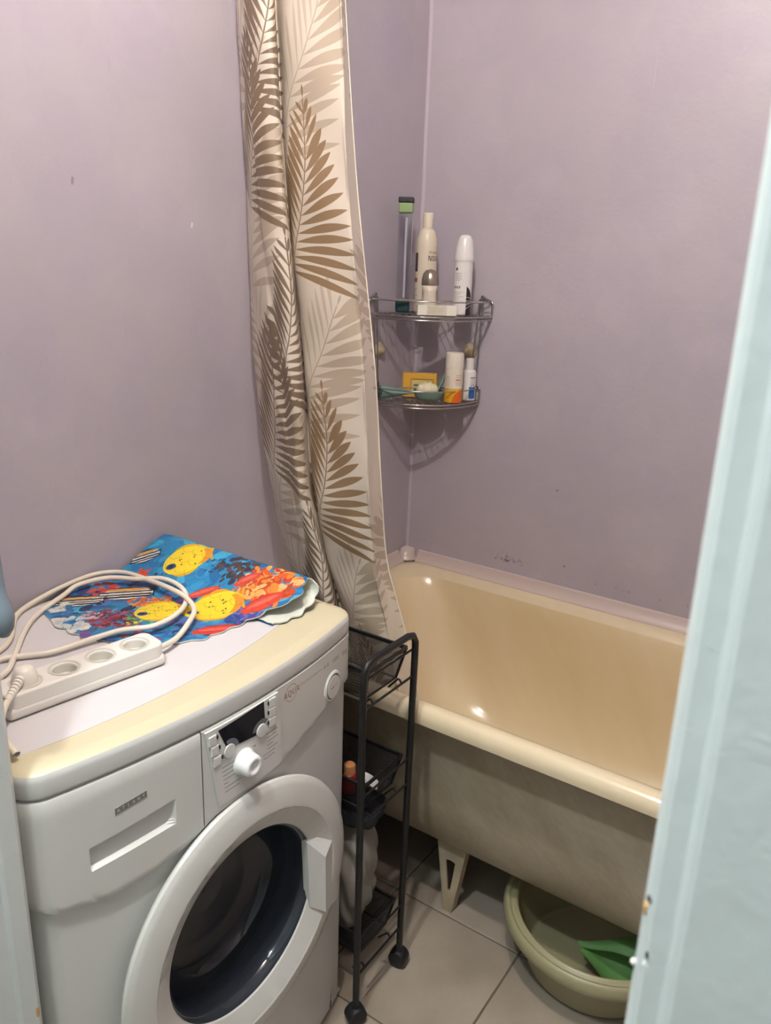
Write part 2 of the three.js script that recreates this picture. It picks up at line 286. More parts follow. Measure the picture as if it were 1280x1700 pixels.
// ---------------------------------------------------------------- washing machine (local: x out of the front, z from the right side to the left side)
const WM = { x: 0.4334, z: 0.8582, th: 0.02025 };
const wmLocal = (x, y, z) => { const c = Math.cos(WM.th), s = Math.sin(WM.th); return [WM.x + x * c - z * s, y, WM.z + x * s + z * c]; };
{
  const t = thing('washing_machine', 'white front loading washing machine with dark round door against the left wall', 'washing machine', [WM.x, 0, WM.z], -WM.th);
  const W = 0.6, D = 0.412, B = 0.038, R = 0.032;
  const bulge = z => B * (1 - ((z - 0.3) / 0.3) ** 2);
  // plan outline from the right back corner round the front to the left back corner, grown by o
  const plan = (o = 0, n = 40) => {
    const p = [[-D, -o], [-0.2, -o], [-R - 0.02, -o]], aE = -Math.PI / 2 * 0.14, xc = bulge(R + R * Math.sin(aE)) - R * Math.cos(aE);
    for (let k = 0; k <= 10; k++) { const a = -Math.PI / 2 + k / 10 * Math.PI / 2 * 0.86; p.push([xc + (R + o) * Math.cos(a), R + (R + o) * Math.sin(a)]); }
    for (let k = 1; k < n; k++) { const z = R + (W - 2 * R) * k / n; p.push([bulge(z) + o, z]); }
    for (let k = 10; k >= 0; k--) { const a = Math.PI / 2 - k / 10 * Math.PI / 2 * 0.86; p.push([xc + (R + o) * Math.cos(a), W - R + (R + o) * Math.sin(a)]); }
    p.push([-R - 0.02, W + o], [-0.2, W + o], [-D, W + o]);
    return p;
  };
  const wrap = (rows, zuv) => {   // rows of [offset, y or y(z)]
    const ps = rows.map(r => plan(r[0])), n = ps[0].length;
    return grid(n - 1, rows.length - 1, (u, v, i, j) => { const [x, z] = ps[j][i]; const y = rows[j][1]; return [x, typeof y === 'function' ? y(z) : y, z]; },
      (u, v, i, j) => { const z = ps[j][i][1], y = rows[j][1]; return [1 - z / W, ((typeof y === 'function' ? y(z) : y) - 0.6) / 0.22]; });
  };
  // --- body with a round port in the front
  const CY = 0.441, CZ = 0.300, PR = 0.172, ZE = R + (W - 2 * R) / 40;
  const frontPatch = grid(96, 14, (u, v) => {
    const a = u * Math.PI * 2, c = Math.cos(a), s = Math.sin(a);
    const zl = ZE, zh = W - ZE, yl = 0.012, yh = 0.815;
    const k = Math.min(Math.abs(c) < 1e-6 ? 9 : (c > 0 ? zh - CZ : zl - CZ) / c, Math.abs(s) < 1e-6 ? 9 : (s > 0 ? yh - CY : yl - CY) / s);
    const r = PR + (k - PR) * v, z = CZ + c * r, y = CY + s * r;
    return [bulge(z), y, z];
  });
  const pl = plan(0), side = (lo, hi) => grid(hi - lo, 1, (u, v, i, j) => { const [x, z] = pl[lo + i]; return [x, j ? 0.815 : 0.012, z]; });
  const iR = pl.findIndex(p => p[1] >= ZE - 1e-6 && p[0] > -0.01), iL = pl.length - 1 - iR;
  const body = [frontPatch, side(0, iR), side(iL, pl.length - 1), boxAt(-D, -D + 0.004, 0.012, 0.815, 0, W), boxAt(-D, 0.0, 0.008, 0.014, 0.004, W - 0.004)];
  part('body', body, washWhite, t);
  for (const [x, z] of [[-0.03, 0.05], [-0.03, 0.55], [-0.38, 0.05], [-0.38, 0.55]]) part('foot', move(new THREE.CylinderGeometry(0.018, 0.02, 0.012, 16), x, 0.0062, z), darkPlastic, t);
  // --- control fascia: drawer front and panel, with a swooping lower edge
  const low = z => { const k = [[0, .727], [.086, .71], [.16, .69], [.221, .676], [.347, .668], [.411, .645], [.47, .634], [.51, .632], [.582, .648], [.6, .66]];
    for (let i = 1; i < k.length; i++) if (z <= k[i][0]) { const q = Math.max(0, (z - k[i - 1][0]) / (k[i][0] - k[i - 1][0])); return k[i - 1][1] + (k[i][1] - k[i - 1][1]) * q * q * (3 - 2 * q) * 0.5 + (k[i][1] - k[i - 1][1]) * q * 0.5; } return 0.66; };
  const print = canvasTex(2048, 751, (g, Wp, Hp) => {
    const sx = Wp / 0.6, X = z => (0.6 - z) * sx, Y = y => (0.82 - y) * sx;
    g.fillStyle = '#cfcec8'; g.fillRect(0, 0, Wp, Hp);
    g.textBaseline = 'middle';
    g.strokeStyle = 'rgba(150,112,100,.75)'; g.fillStyle = 'rgba(150,112,100,.8)'; g.lineWidth = 4;
    g.beginPath(); g.arc(X(0.193), Y(0.789), 48, 0, 7); g.stroke();
    g.font = 'bold 50px sans-serif'; g.fillText('AQUA', X(0.212), Y(0.789)); g.font = 'italic 32px serif'; g.fillText('-Protection', X(0.174), Y(0.791));
    g.fillStyle = 'rgba(120,116,110,.7)'; g.fillRect(X(0.128), Y(0.791), 70, 5);
    g.font = 'bold 36px sans-serif'; g.fillText('A-A', X(0.103), Y(0.789)); g.fillText('1000', X(0.074), Y(0.787)); g.fillText('5kg', X(0.04), Y(0.785));
    g.font = '20px sans-serif'; g.fillText('ATLANT', X(0.04), Y(0.689)); g.fillRect(X(0.09), Y(0.699), 90, 6); g.fillRect(X(0.085), Y(0.695), 60, 4);
  });
  const fasciaMat = std(0xffffff, 0.3, { map: print });
  const full = plan(0), zOf = full.map(p => p[1]);
  const fasciaGeo = (z0, z1, holes) => {   // strip of the fascia between two z, with a chamfered edge and an optional grip recess
    const base = plan(0), up = plan(0.0065), mid = plan(0.005);
    const idx = []; for (let i = 0; i < base.length; i++) if (zOf[i] >= z0 && zOf[i] <= z1) idx.push(i);
    // sample columns finely in arc order, adding columns at z0, z1 and at hole edges
    const cols = []; const lerpCol = (A, z) => { for (let i = 3; i < A.length - 4; i++) if (zOf[i] <= z && zOf[i + 1] >= z && zOf[i + 1] > zOf[i]) { const q = (z - zOf[i]) / (zOf[i + 1] - zOf[i]); return [A[i][0] + (A[i + 1][0] - A[i][0]) * q, A[i][1] + (A[i + 1][1] - A[i][1]) * q]; } return A[3]; };
    for (const i of idx) cols.push([base[i], mid[i], up[i], up[i][1]]);
    const addZ = z => cols.push([lerpCol(base, z), lerpCol(mid, z), lerpCol(up, z), z]);
    const front = cols.filter(c => c[2][0] > 0.003 || true);
    if (z0 > 0.01) addZ(z0); if (z1 < 0.59) addZ(z1);
    if (holes) for (const z of [holes.z0 - 0.0006, holes.z0 + 0.0006, holes.z0 + 0.012, holes.z1 - 0.0006, holes.z1 + 0.0006]) addZ(z);
    let ordered = cols;
    if (z0 > 0.01 || z1 < 0.59) {
      const corner = z0 > 0.01 ? c => c[3] >= 0.5999 || c[2][0] < 0.0 : c => c[3] <= 0.0001 || c[2][0] < 0.0;
      const C = cols.filter(corner), F = cols.filter(c => !corner(c)).sort((a, b) => a[3] - b[3]);
      ordered = z0 > 0.01 ? [...F, ...C] : [...C, ...F];
    }
    const ys = [0, 1, 2]; const M = 22, top = 0.8105;
    const rowsN = 2 + M + 1 + 2;
    return grid(ordered.length - 1, rowsN - 1, (u, v, i, j) => {
      const [b, m, o, z] = ordered[i], lo = low(b[1]);
      const zz = o[1];
      if (j === 0) return [b[0] - 0.002, lo + 0.002, b[1]];
      if (j === 1) return [m[0], lo, m[1]];
      if (j >= rowsN - 2) return j === rowsN - 2 ? [m[0], top, m[1]] : [b[0] - 0.002, top, b[1]];
      let y = lo + 0.0025 + (top - 0.0025 - lo) * (j - 2) / M, d = 0;
      if (holes) {
        const H = holes; const stops = [0, 0, 0, 0, 0, 0, 0, 0, 0];
        // rows are snapped to the recess: 5 below, 12 inside, 5 above
        const k = j - 2; const yb = H.yb(zz), yt = H.yt(zz);
        if (k <= 5) y = lo + 0.0025 + (yb - lo - 0.0025) * k / 5;
        else if (k <= 17) y = yb + (yt - yb) * (k - 5) / 12 - (k === 17 ? 0.0005 : 0);
        else y = yt + (top - 0.0025 - yt) * (k - 18) / 4 + (k === 18 ? 0.0003 : 0);
        if (zz > H.z0 && zz < H.z1 && k > 5 && k <= 17) {
          const q = (y - yb) / (yt - yb);
          d = q < 0.22 ? 0.012 * q / 0.22 : q < 0.42 ? 0.012 + 0.010 * (q - 0.22) / 0.2 : 0.022;
          if (zz < H.z0 + 0.012) d *= Math.min(1, 0.1 + (zz - H.z0) / 0.012);
        }
      }
      const nx = o[0] - b[0], nz = o[1] - b[1], l = Math.hypot(nx, nz) || 1;
      return [o[0] - nx / l * d, y, o[1] - nz / l * d];
    }, (u, v, i, j) => [0, 0]);
  };
  const planarUV = g => { const p = g.attributes.position, uv = g.attributes.uv; for (let i = 0; i < p.count; i++) uv.setXY(i, 1 - p.getZ(i) / 0.6, (p.getY(i) - 0.6) / 0.22); return g; };
  const drawer = part('detergent_drawer', planarUV(BGU.toCreasedNormals(fasciaGeo(0.376, 0.61, { z0: 0.420, z1: 0.538, yb: z => 0.6865 + (0.538 - z) * 0.06, yt: z => 0.721 + (0.538 - z) * 0.09 }).toNonIndexed(), 0.6)), fasciaMat, t);
  const panel = part('control_panel', planarUV(BGU.toCreasedNormals(fasciaGeo(-0.01, 0.3745, null).toNonIndexed(), 0.6)), fasciaMat, t);
  // patch that follows the bulge, raised by o, with thickness
  const patch = (zy, o, th, nz = 16) => {   // zy: 4 corners [z,y]: top-left, top-right, bottom-right, bottom-left (left = larger z)
    const f = (u, v) => { const a = [0, 1].map(k => zy[0][k] + (zy[1][k] - zy[0][k]) * u), b = [0, 1].map(k => zy[3][k] + (zy[2][k] - zy[3][k]) * u); return [a[0] + (b[0] - a[0]) * v, a[1] + (b[1] - a[1]) * v]; };
    const surf = (dx) => grid(nz, 8, (u, v) => { const [z, y] = f(u, 1 - v); return [bulge(z) + o + dx, y, z]; });
    const rim = (e, n = nz) => grid(n, 1, (u, v) => { const [z, y] = e(u); return [bulge(z) + o + (v - 1) * th, y, z]; });
    return [surf(0), rim(u => f(u, 0)), rim(u => f(1, u), 4), rim(u => f(1 - u, 1)), rim(u => f(0, 1 - u), 4)];
  };
  const bezTex = canvasTex(512, 512, (g) => {
    g.fillStyle = '#d3d2cd'; g.fillRect(0, 0, 512, 512); g.fillStyle = 'rgba(120,118,116,.75)';
    for (let i = 0; i < 7; i++) { g.fillRect(60 - i * 1, 270 + i * 28, [95, 100, 80, 90, 30, 120, 105][i], 6); g.fillRect(395 - (i > 4 ? 40 : 0), 235 + i * 27, [90, 80, 95, 50, 85, 105, 95][i], 6); }
    g.fillRect(290, 255, 18, 10);
  });
  const bezel = part('display_bezel', patch([[0.3705, 0.808], [0.228, 0.808], [0.220, 0.684], [0.351, 0.681]], 0.0098, 0.004), std(0xffffff, 0.28, { map: bezTex }), t);
  part('display_screen', patch([[0.349, 0.803], [0.261, 0.808], [0.258, 0.758], [0.334, 0.767]], 0.0106, 0.003), std(0x1b1d26, 0.1), bezel, 'dark glass display');
  const clearPlastic = std(0x6a6b70, 0.3);   // clear grey collars that overlap the display around the two round buttons
  for (const [y, z, a0, al] of [[0.763, 0.331, 0.12, 1.75], [0.764, 0.2675, 0.75, 2.2]]) part('button_collar', new THREE.RingGeometry(0.0105, 0.0185, 28, 1, a0, al).rotateY(Math.PI / 2).translate(bulge(z) + 0.0113, y, z), clearPlastic, bezel, 'grey collar beside a round button');
  const disc = (r, h, y, z) => { const g = lathe([[0, h], [r * 0.9, h], [r, h * 0.8], [r, 0], [0, 0]], 28); g.rotateZ(-Math.PI / 2); return move(g, bulge(z) + 0.010, y, z); };
  for (const [y, z] of [[0.763, 0.331], [0.764, 0.2675]]) part('button', disc(0.0105, 0.003, y, z), washWhite, bezel);
  for (const [z, y] of [[0.3595, 0.7925], [0.356, 0.775], [0.352, 0.757], [0.2425, 0.798], [0.2425, 0.7825], [0.243, 0.766]]) {
    part('button', move(rbox(0.003, 0.0145, 0.0135, 0.001), bulge(z) + 0.0103, y, z), washWhite, bezel);
    part('indicator', move(rbox(0.002, 0.006, 0.0028, 0.0008), bulge(z) + 0.0106, y + 0.002, z > 0.3 ? z - 0.0088 : z + 0.0088), darkPlastic, bezel, 'small dark indicator lamp');
  }
  const knob = lathe([[0, 0.018], [0.005, 0.0185], [0.0075, 0.022], [0.011, 0.0238], [0.015, 0.0228], [0.0165, 0.019], [0.0178, 0.006], [0.0205, 0.0015], [0.0205, 0], [0, 0]], 40); knob.rotateZ(-Math.PI / 2);
  part('program_knob', move(knob, bulge(0.303) + 0.0088, 0.7305, 0.303), std(0xeeeeec, 0.3), bezel);
  const ringB = lathe([[0.0215, 0.001], [0.0222, 0.0032], [0.0235, 0.0040], [0.0265, 0.003], [0.029, 0.0]], 40); ringB.rotateZ(-Math.PI / 2);
  const st = new THREE.Group(); st.name = 'start_button'; t.add(st); st.position.set(bulge(0.073) + 0.0055, 0.741, 0.073); st.rotation.y = -0.185 * -1;
  part('button_ring', ringB, washWhite, st);
  part('button_groove', lathe([[0.0195, 0.0024], [0.0218, 0.0024]], 40).rotateZ(-Math.PI / 2), std(0x55534e, 0.7), st, 'dark groove around the button');
  const face = canvasTex(256, 256, g => { g.fillStyle = '#d4d2cc'; g.fillRect(0, 0, 256, 256); g.fillStyle = '#5d5b58'; g.fillRect(70, 122, 22, 16); g.beginPath(); g.moveTo(112, 112); g.lineTo(142, 130); g.lineTo(112, 148); g.fill(); g.fillStyle = 'rgba(93,91,88,.35)'; g.fillRect(165, 108, 10, 40); g.fillRect(186, 108, 10, 40); });
  const dg = new THREE.CircleGeometry(0.0198, 40).rotateY(Math.PI / 2).translate(0.0042, 0, 0);
  part('button_face', [dg, lathe([[0.0198, 0.0], [0.0198, 0.0042]], 40).rotateZ(-Math.PI / 2)], std(0xffffff, 0.3, { map: face }), st);
  // badge
  const badgeTex = canvasTex(512, 96, g => { g.fillStyle = '#77756f'; g.fillRect(0, 0, 512, 96); g.fillStyle = '#c9c8c2'; g.font = 'bold 74px sans-serif'; g.textAlign = 'center'; g.textBaseline = 'middle';
    'ATLANT'.split('').forEach((ch, i) => g.fillText(ch, 50 + i * 82, 52)); g.strokeStyle = '#8d8b86'; g.lineWidth = 4; for (let i = 1; i < 6; i++) { g.beginPath(); g.moveTo(10 + i * 82, 4); g.lineTo(10 + i * 82, 92); g.stroke(); } });
  part('badge', patch([[0.5035, 0.7615], [0.4605, 0.7665], [0.4605, 0.7575], [0.5035, 0.7525]], 0.0072, 0.0008), std(0xffffff, 0.4, { map: badgeTex, metalness: 0.2 }), drawer, 'grey maker name badge');
  // --- top: plastic trim and white board
  part('top_trim', (() => {
    const g = wrap([[0.0035, 0.8445], [0.0005, 0.8468], [-0.006, 0.8498], [-0.014, 0.851], [-0.0155, 0.851]]), cap = new THREE.ShapeGeometry(new THREE.Shape(plan(-0.0155).map(([x, z]) => new THREE.Vector2(x, -z)))).rotateX(-Math.PI / 2).translate(0, 0.851, 0);
    return [g, cap];
  })(), washTrim, t, 'yellowed plastic edge of the top');
  part('top_fascia', [wrap([[-0.004, 0.8125], [0.004, 0.8135], [0.0062, 0.818], [0.0062, 0.836], [0.0053, 0.841], [0.0035, 0.8445]]), boxAt(-D, -D + 0.003, 0.8125, 0.8505, 0, W)], washWhite, t);
  const edge = z => -0.074 + 0.2143 * (z - 0.035) - 0.4775 * (z - 0.035) * (z - 0.273);
  const board = (() => {
    const z0 = 0.013, z1 = 0.583; const P = (u, v) => { const z = z0 + (z1 - z0) * u; return [-D + 0.006 + (edge(z) + D - 0.006) * v, z]; };
    const topG = grid(40, 4, (u, v) => { const [x, z] = P(u, v); return [x, 0.8517, z]; }, (u, v) => [u, v]);
    const r1 = grid(40, 1, (u, v) => { const [x, z] = P(u, 1); return [x, 0.8505 + 0.0012 * v, z]; });
    const r2 = grid(4, 1, (u, v) => { const [x, z] = P(0, u); return [x, 0.8495 + 0.0022 * v, z]; }), r3 = grid(4, 1, (u, v) => { const [x, z] = P(1, u); return [x, 0.8495 + 0.0022 * v, z]; });
    return [topG, r1, r2, r3, boxAt(-D + 0.007, edge(0.013) - 0.004, 0.8485, 0.8512, 0.0145, 0.5815)];
  })();
  part('top_board', board, washBoard, t, 'white board on the top');
  // --- door
  const dx = 0.036, ax = g => move(g.rotateZ(-Math.PI / 2), dx, CY, CZ);
  const door = new THREE.Group(); door.name = 'door'; t.add(door);
  const ringProf = lathe([[0.200, 0.002], [0.222, 0.003], [0.230, 0.007], [0.2325, 0.0115], [0.231, 0.0155], [0.227, 0.0185], [0.220, 0.0205], [0.190, 0.0275], [0.1875, 0.0275], [0.185, 0.0260], [0.160, 0.0145], [0.1535, 0.0115], [0.1515, 0.008], [0.152, -0.006], [0.200, -0.004], [0.200, 0.002]], 128);
  part('door_ring', ax(BGU.toCreasedNormals(ringProf, 0.5)), std(0xcdccc5, 0.22), door);
  const tinted = phy(0x6c7480, 0.08, { transmission: 0.86, thickness: 0, ior: 1.5 });
  const fg = new THREE.Group(); fg.name = 'door_glass'; door.add(fg);
  part('glass_side', ax(lathe([[0.1525, 0.009], [0.146, 0.006], [0.1405, -0.006], [0.137, -0.024], [0.133, -0.042], [0.127, -0.058]], 72)), tinted, fg, 'rounded side of the porthole glass');
  part('glass_face', ax(lathe([[0.127, -0.058], [0.121, -0.068], [0.110, -0.075], [0.08, -0.083], [0.04, -0.087], [0, -0.088]], 72)), tinted, fg, 'flat face of the porthole glass');
  part('gasket', ax(lathe([[0.176, -0.004], [0.172, -0.008], [0.170, -0.030], [0.160, -0.040], [0.152, -0.048], [0.152, -0.056], [0.160, -0.062], [0.171, -0.07]], 72)), std(0xb4b9be, 0.5), t, 'grey rubber door gasket');
  part('drum', ax(lathe([[0.171, -0.055], [0.19, -0.06], [0.222, -0.08], [0.225, -0.22], [0.215, -0.30], [0.0, -0.305]], 72)), std(0xa3a5a8, 0.35, { metalness: 0.9 }), t, 'steel drum');
  // handle wedge between ring and glass on the right
  const hs = (() => {
    const P = { // z, y, x
      a: [0.086, 0.474], b: [0.158, 0.490], c: [0.150, 0.352], d: [0.122, 0.330] };
    const pos = [], q = (A, B2, C, D2) => { pos.push(...A, ...B2, ...C, ...A, ...C, ...D2); }, X = dx;
    const o1 = [X + 0.0195, 0.494, 0.090], o2 = [X + 0.0195, 0.335, 0.087];                     // outer edge, flush in the ring
    const t1 = [X + 0.034, 0.466, 0.142], t2 = [X + 0.034, 0.350, 0.139];                       // raised front edge
    const i1 = [X + 0.016, 0.503, 0.168], i2 = [X + 0.016, 0.366, 0.160], b1 = [X + 0.003, 0.503, 0.168], b2 = [X + 0.003, 0.366, 0.160], oo = [X + 0.010, 0.490, 0.095], ob = [X + 0.010, 0.338, 0.092];
    q(o1, t1, t2, o2); q(t1, i1, i2, t2); q(i1, b1, b2, i2);
    pos.push(...o1, ...i1, ...t1, ...o2, ...t2, ...i2); q(o1, oo, b1, i1); q(o2, i2, b2, ob);
    const g = new THREE.BufferGeometry(); g.setAttribute('position', new THREE.Float32BufferAttribute(pos, 3)); g.setAttribute('uv', new THREE.Float32BufferAttribute(new Float32Array(pos.length / 3 * 2), 2)); g.computeVertexNormals(); return g;
  })();
  part('door_handle', hs, std(0xcfcec9, 0.25), door);
  for (const [y, z] of [[0.425, 0.5325], [0.378, 0.5245]]) part('hinge_clip', move(rbox(0.008, 0.018, 0.006, 0.002), dx + 0.010, y, z), darkPlastic, door, 'dark hinge clip on the ring edge');
}

// ---------------------------------------------------------------- shower curtain
{
  const S = 1024, M = 0.5, k = S / M;
  const tex = canvasTex(S, S, (g) => {
    g.fillStyle = '#dacfbe'; g.fillRect(0, 0, S, S);
    const leaf = (x, y, ang, len, wid, bend, col) => {
      for (let ox = -1; ox <= 1; ox++) for (let oy = -1; oy <= 1; oy++) {
        g.save(); g.translate((x + ox * M) * k, (y + oy * M) * k); g.rotate(ang); g.fillStyle = col; g.beginPath(); g.moveTo(0, 0);
        const L = len * k, w = wid * k, b = bend * k;
        g.bezierCurveTo(L * 0.35, -w * 0.2 + b * 0.1, L * 0.6, -w * 1.25 + b * 0.45, L, b); g.bezierCurveTo(L * 0.75, w * 0.9 + b * 0.6, L * 0.35, w * 0.75 + b * 0.15, 0, 0); g.fill(); g.restore();
      }
    };
    const frond = (stem, n, col, f) => {
      const c = new THREE.CatmullRomCurve3(stem.map(p => V(p[0], p[1], 0)));
      for (let ox = -1; ox <= 1; ox++) for (let oy = -1; oy <= 1; oy++) { g.strokeStyle = col; g.lineWidth = 5; g.beginPath(); for (let i = 0; i <= 30; i++) { const p = c.getPoint(i / 30); g.lineTo((p.x + ox * M) * k, (p.y + oy * M) * k); } g.stroke(); }
      for (let i = 0; i < n; i++) { const u = i / (n - 1), p = c.getPoint(u), d = c.getTangent(Math.min(u, 0.999)), a = Math.atan2(d.y, d.x); if (u < 0.96) f(u, p, a, col); else leaf(p.x, p.y, a, 0.022, 0.004, 0, col); }
    };
    const R = Math.PI / 180, lerp = (a, b, u) => a + (b - a) * u;
    // pale taupe fronds
    const taupe = '#baab96', taupe2 = '#c4b7a4';
    const pale = (x, y, m) => frond([[x, y], [x + m * 0.022, y - 0.09], [x + m * 0.065, y - 0.165], [x + m * 0.105, y - 0.25]], 12, taupe, (u, p, a, c) => {
      leaf(p.x, p.y, a + m * lerp(64, 26, u) * R, lerp(0.135, 0.11, u) * (u > 0.85 ? 0.7 : 1), lerp(0.012, 0.0155, u), 0.01 * m * (1 - u), u % 0.3 > 0.15 ? taupe : c);
      leaf(p.x, p.y, a - m * lerp(48, 22, u) * R, lerp(0.13, 0.09, u), 0.006, -0.006 * m, taupe2);
    });
    pale(-0.018, 0.105, 1); pale(0.24, 0.33, 1); pale(-0.20, 0.02, -1);
    // brown fronds
    const brown = (x, y, m, col) => frond([[x - m * 0.058, y + 0.285], [x - m * 0.036, y + 0.235], [x - m * 0.012, y + 0.175], [x + m * 0.002, y + 0.10], [x, y]], 17, col, (u, p, a, c) => {
      const taper = u > 0.82 ? (1 - u) * 4 + 0.22 : 1;
      leaf(p.x, p.y, a + m * lerp(67, 32, Math.min(1, u * 1.2)) * R, lerp(0.155, 0.058, Math.min(1, u * 1.25)) * taper, lerp(0.0115, 0.0135, u) * (u > 0.8 ? 0.6 : 1), lerp(0.045, -0.004, Math.min(1, u * 2.2)) * m, c);
      leaf(p.x, p.y, a - m * lerp(60, 22, u) * R, lerp(0.12, 0.055, u) * taper, lerp(0.0095, 0.009, u) * (u > 0.8 ? 0.6 : 1), -0.006 * m, c);
    });
    brown(0.040, 0.012, 1, '#93795a'); brown(-0.115, 0.24, 1, '#7c6a58'); brown(0.315, 0.40, 1, '#7f6b55');
  }, true);
  const t = new THREE.Group();
  const X = [
    [0.009, 0.046, 0.082, 0.084, 0.127, 0.146, 0.107, 0.149, 0.217, 0.267, 0.252, 0.233],
    [0.026, 0.070, 0.109, 0.110, 0.151, 0.168, 0.128, 0.162, 0.233, 0.287, 0.277, 0.266],
    [0.038, 0.089, 0.140, 0.162, 0.195, 0.208, 0.172, 0.199, 0.272, 0.332, 0.325, 0.317],
    [0.070, 0.129, 0.181, 0.188, 0.215, 0.221, 0.192, 0.224, 0.294, 0.348, 0.342, 0.338],
    [0.089, 0.149, 0.198, 0.203, 0.235, 0.250, 0.211, 0.237, 0.302, 0.352, 0.346, 0.342],
    [0.116, 0.178, 0.230, 0.241, 0.265, 0.271, 0.238, 0.280, 0.330, 0.370, 0.371, 0.373],
    [0.162, 0.213, 0.256, 0.267, 0.284, 0.298, 0.267, 0.301, 0.344, 0.381, 0.387, 0.392]];
  const Y = [1.845, 1.557, 1.238, 1.005, 0.841, 0.687, 0.50], OFF = [0, 0, 0, -0.005, -0.03, -0.06, -0.105];
  const Zb = [0.672, 0.705, 0.728, 0.732, 0.742, 0.730, 0.675, 0.700, 0.705, 0.695, 0.670, 0.640];
  // two more columns keep the crease before the free edge sharp
  const sharpen = a => { const b = a.slice(); b.splice(9, 1, a[8] + (a[9] - a[8]) * 0.9, a[9], a[9] + (a[10] - a[9]) * 0.2); return b; };
  for (let i = 0; i < X.length; i++) X[i] = sharpen(X[i]);
  const ZB = sharpen(Zb);
  const top = X[0].map((x, i) => x - (X[1][i] - x) * 1.1);
  const rowsX = [top.map((x, i) => 0.02 + 0.02 * i), top.map((x) => Math.max(0.006, x)), ...X, X[6].map((x, i) => x + 0.012)];
  const rowsY = [2.36, 2.2, ...Y, 0.42], rowsO = [0, 0, ...OFF, -0.105];
  const rowCurve = rowsX.map((r, j) => new THREE.CatmullRomCurve3(r.map((x, i) => V(x, rowsY[j], Math.min(ZB[i] + rowsO[j], rowsY[j] < 0.45 ? 0.588 : rowsY[j] < 0.6 ? 0.604 : 9))), false, 'centripetal'));
  const nu = 132, nv = 96, cols = [];
  for (let i = 0; i <= nu; i++) cols.push(new THREE.CatmullRomCurve3(rowCurve.map(c => c.getPoint(i / nu)), false, 'catmullrom', 0.4));
  const ref = rowCurve[3], c7 = 7 / 13, U = []; let acc = 0, prev = null;
  for (let i = 0; i <= nu; i++) { const p = ref.getPoint(i / nu); if (prev) acc += p.distanceTo(prev); U.push(acc); prev = p; }
  const u7 = U[Math.round(c7 * nu)];
  const P = []; for (let j = 0; j <= nv; j++) P.push(cols.map(c => c.getPoint(j / nv)));
  const geo = grid(nu, nv, (u, v, i, j) => {
    const p = P[j][i]; const w = 0.0018 * Math.sin(p.y * 31 + i * 0.21) + 0.0012 * Math.sin(p.y * 67 - i * 0.33);
    return [p.x + w * 0.5, p.y, p.z + w];
  }, (u, v, i, j) => [(U[i] - u7) / M, (P[j][i].y - 1.70) / M + 1]);
  const m = new THREE.Mesh(geo, phy(0xffffff, 0.55, { map: tex, transmission: 0.2, thickness: 0, bumpMap: rep(bumpFine, 8, 8), bumpScale: 0.0001 }));
  m.name = 'fabric';
  const g = thing('shower_curtain', 'cream shower curtain printed with brown palm leaves hanging bunched over the tub end', 'curtain', [0, 0, 0]);
  g.add(m);
  // stitched hem along the free edge and the hanging loops
  part('hem', tube(Array.from({ length: 40 }, (_, j) => { const p = cols[nu].getPoint(j / 39); return [p.x, p.y, p.z]; }), 0.0016, 120, false, false, 6), std(0xe4dac8, 0.7), g);
  for (let i = 0; i < 7; i++) { const ring = new THREE.TorusGeometry(0.014, 0.0012, 8, 20).rotateY(Math.PI / 2); part('ring', move(ring, 0.03 + i * 0.035, 2.367, 0.682), chrome, g); }
  const cord = new THREE.Mesh(rod([0, 2.38, 0.682], [RW, 2.38, 0.682], 0.0016, 8), std(0xd8d4cc, 0.7)); cord.name = numbered('curtain_cord'); scene.add(tag(cord, 'thin white cord stretched above the tub front carrying the shower curtain', 'cord'));
}

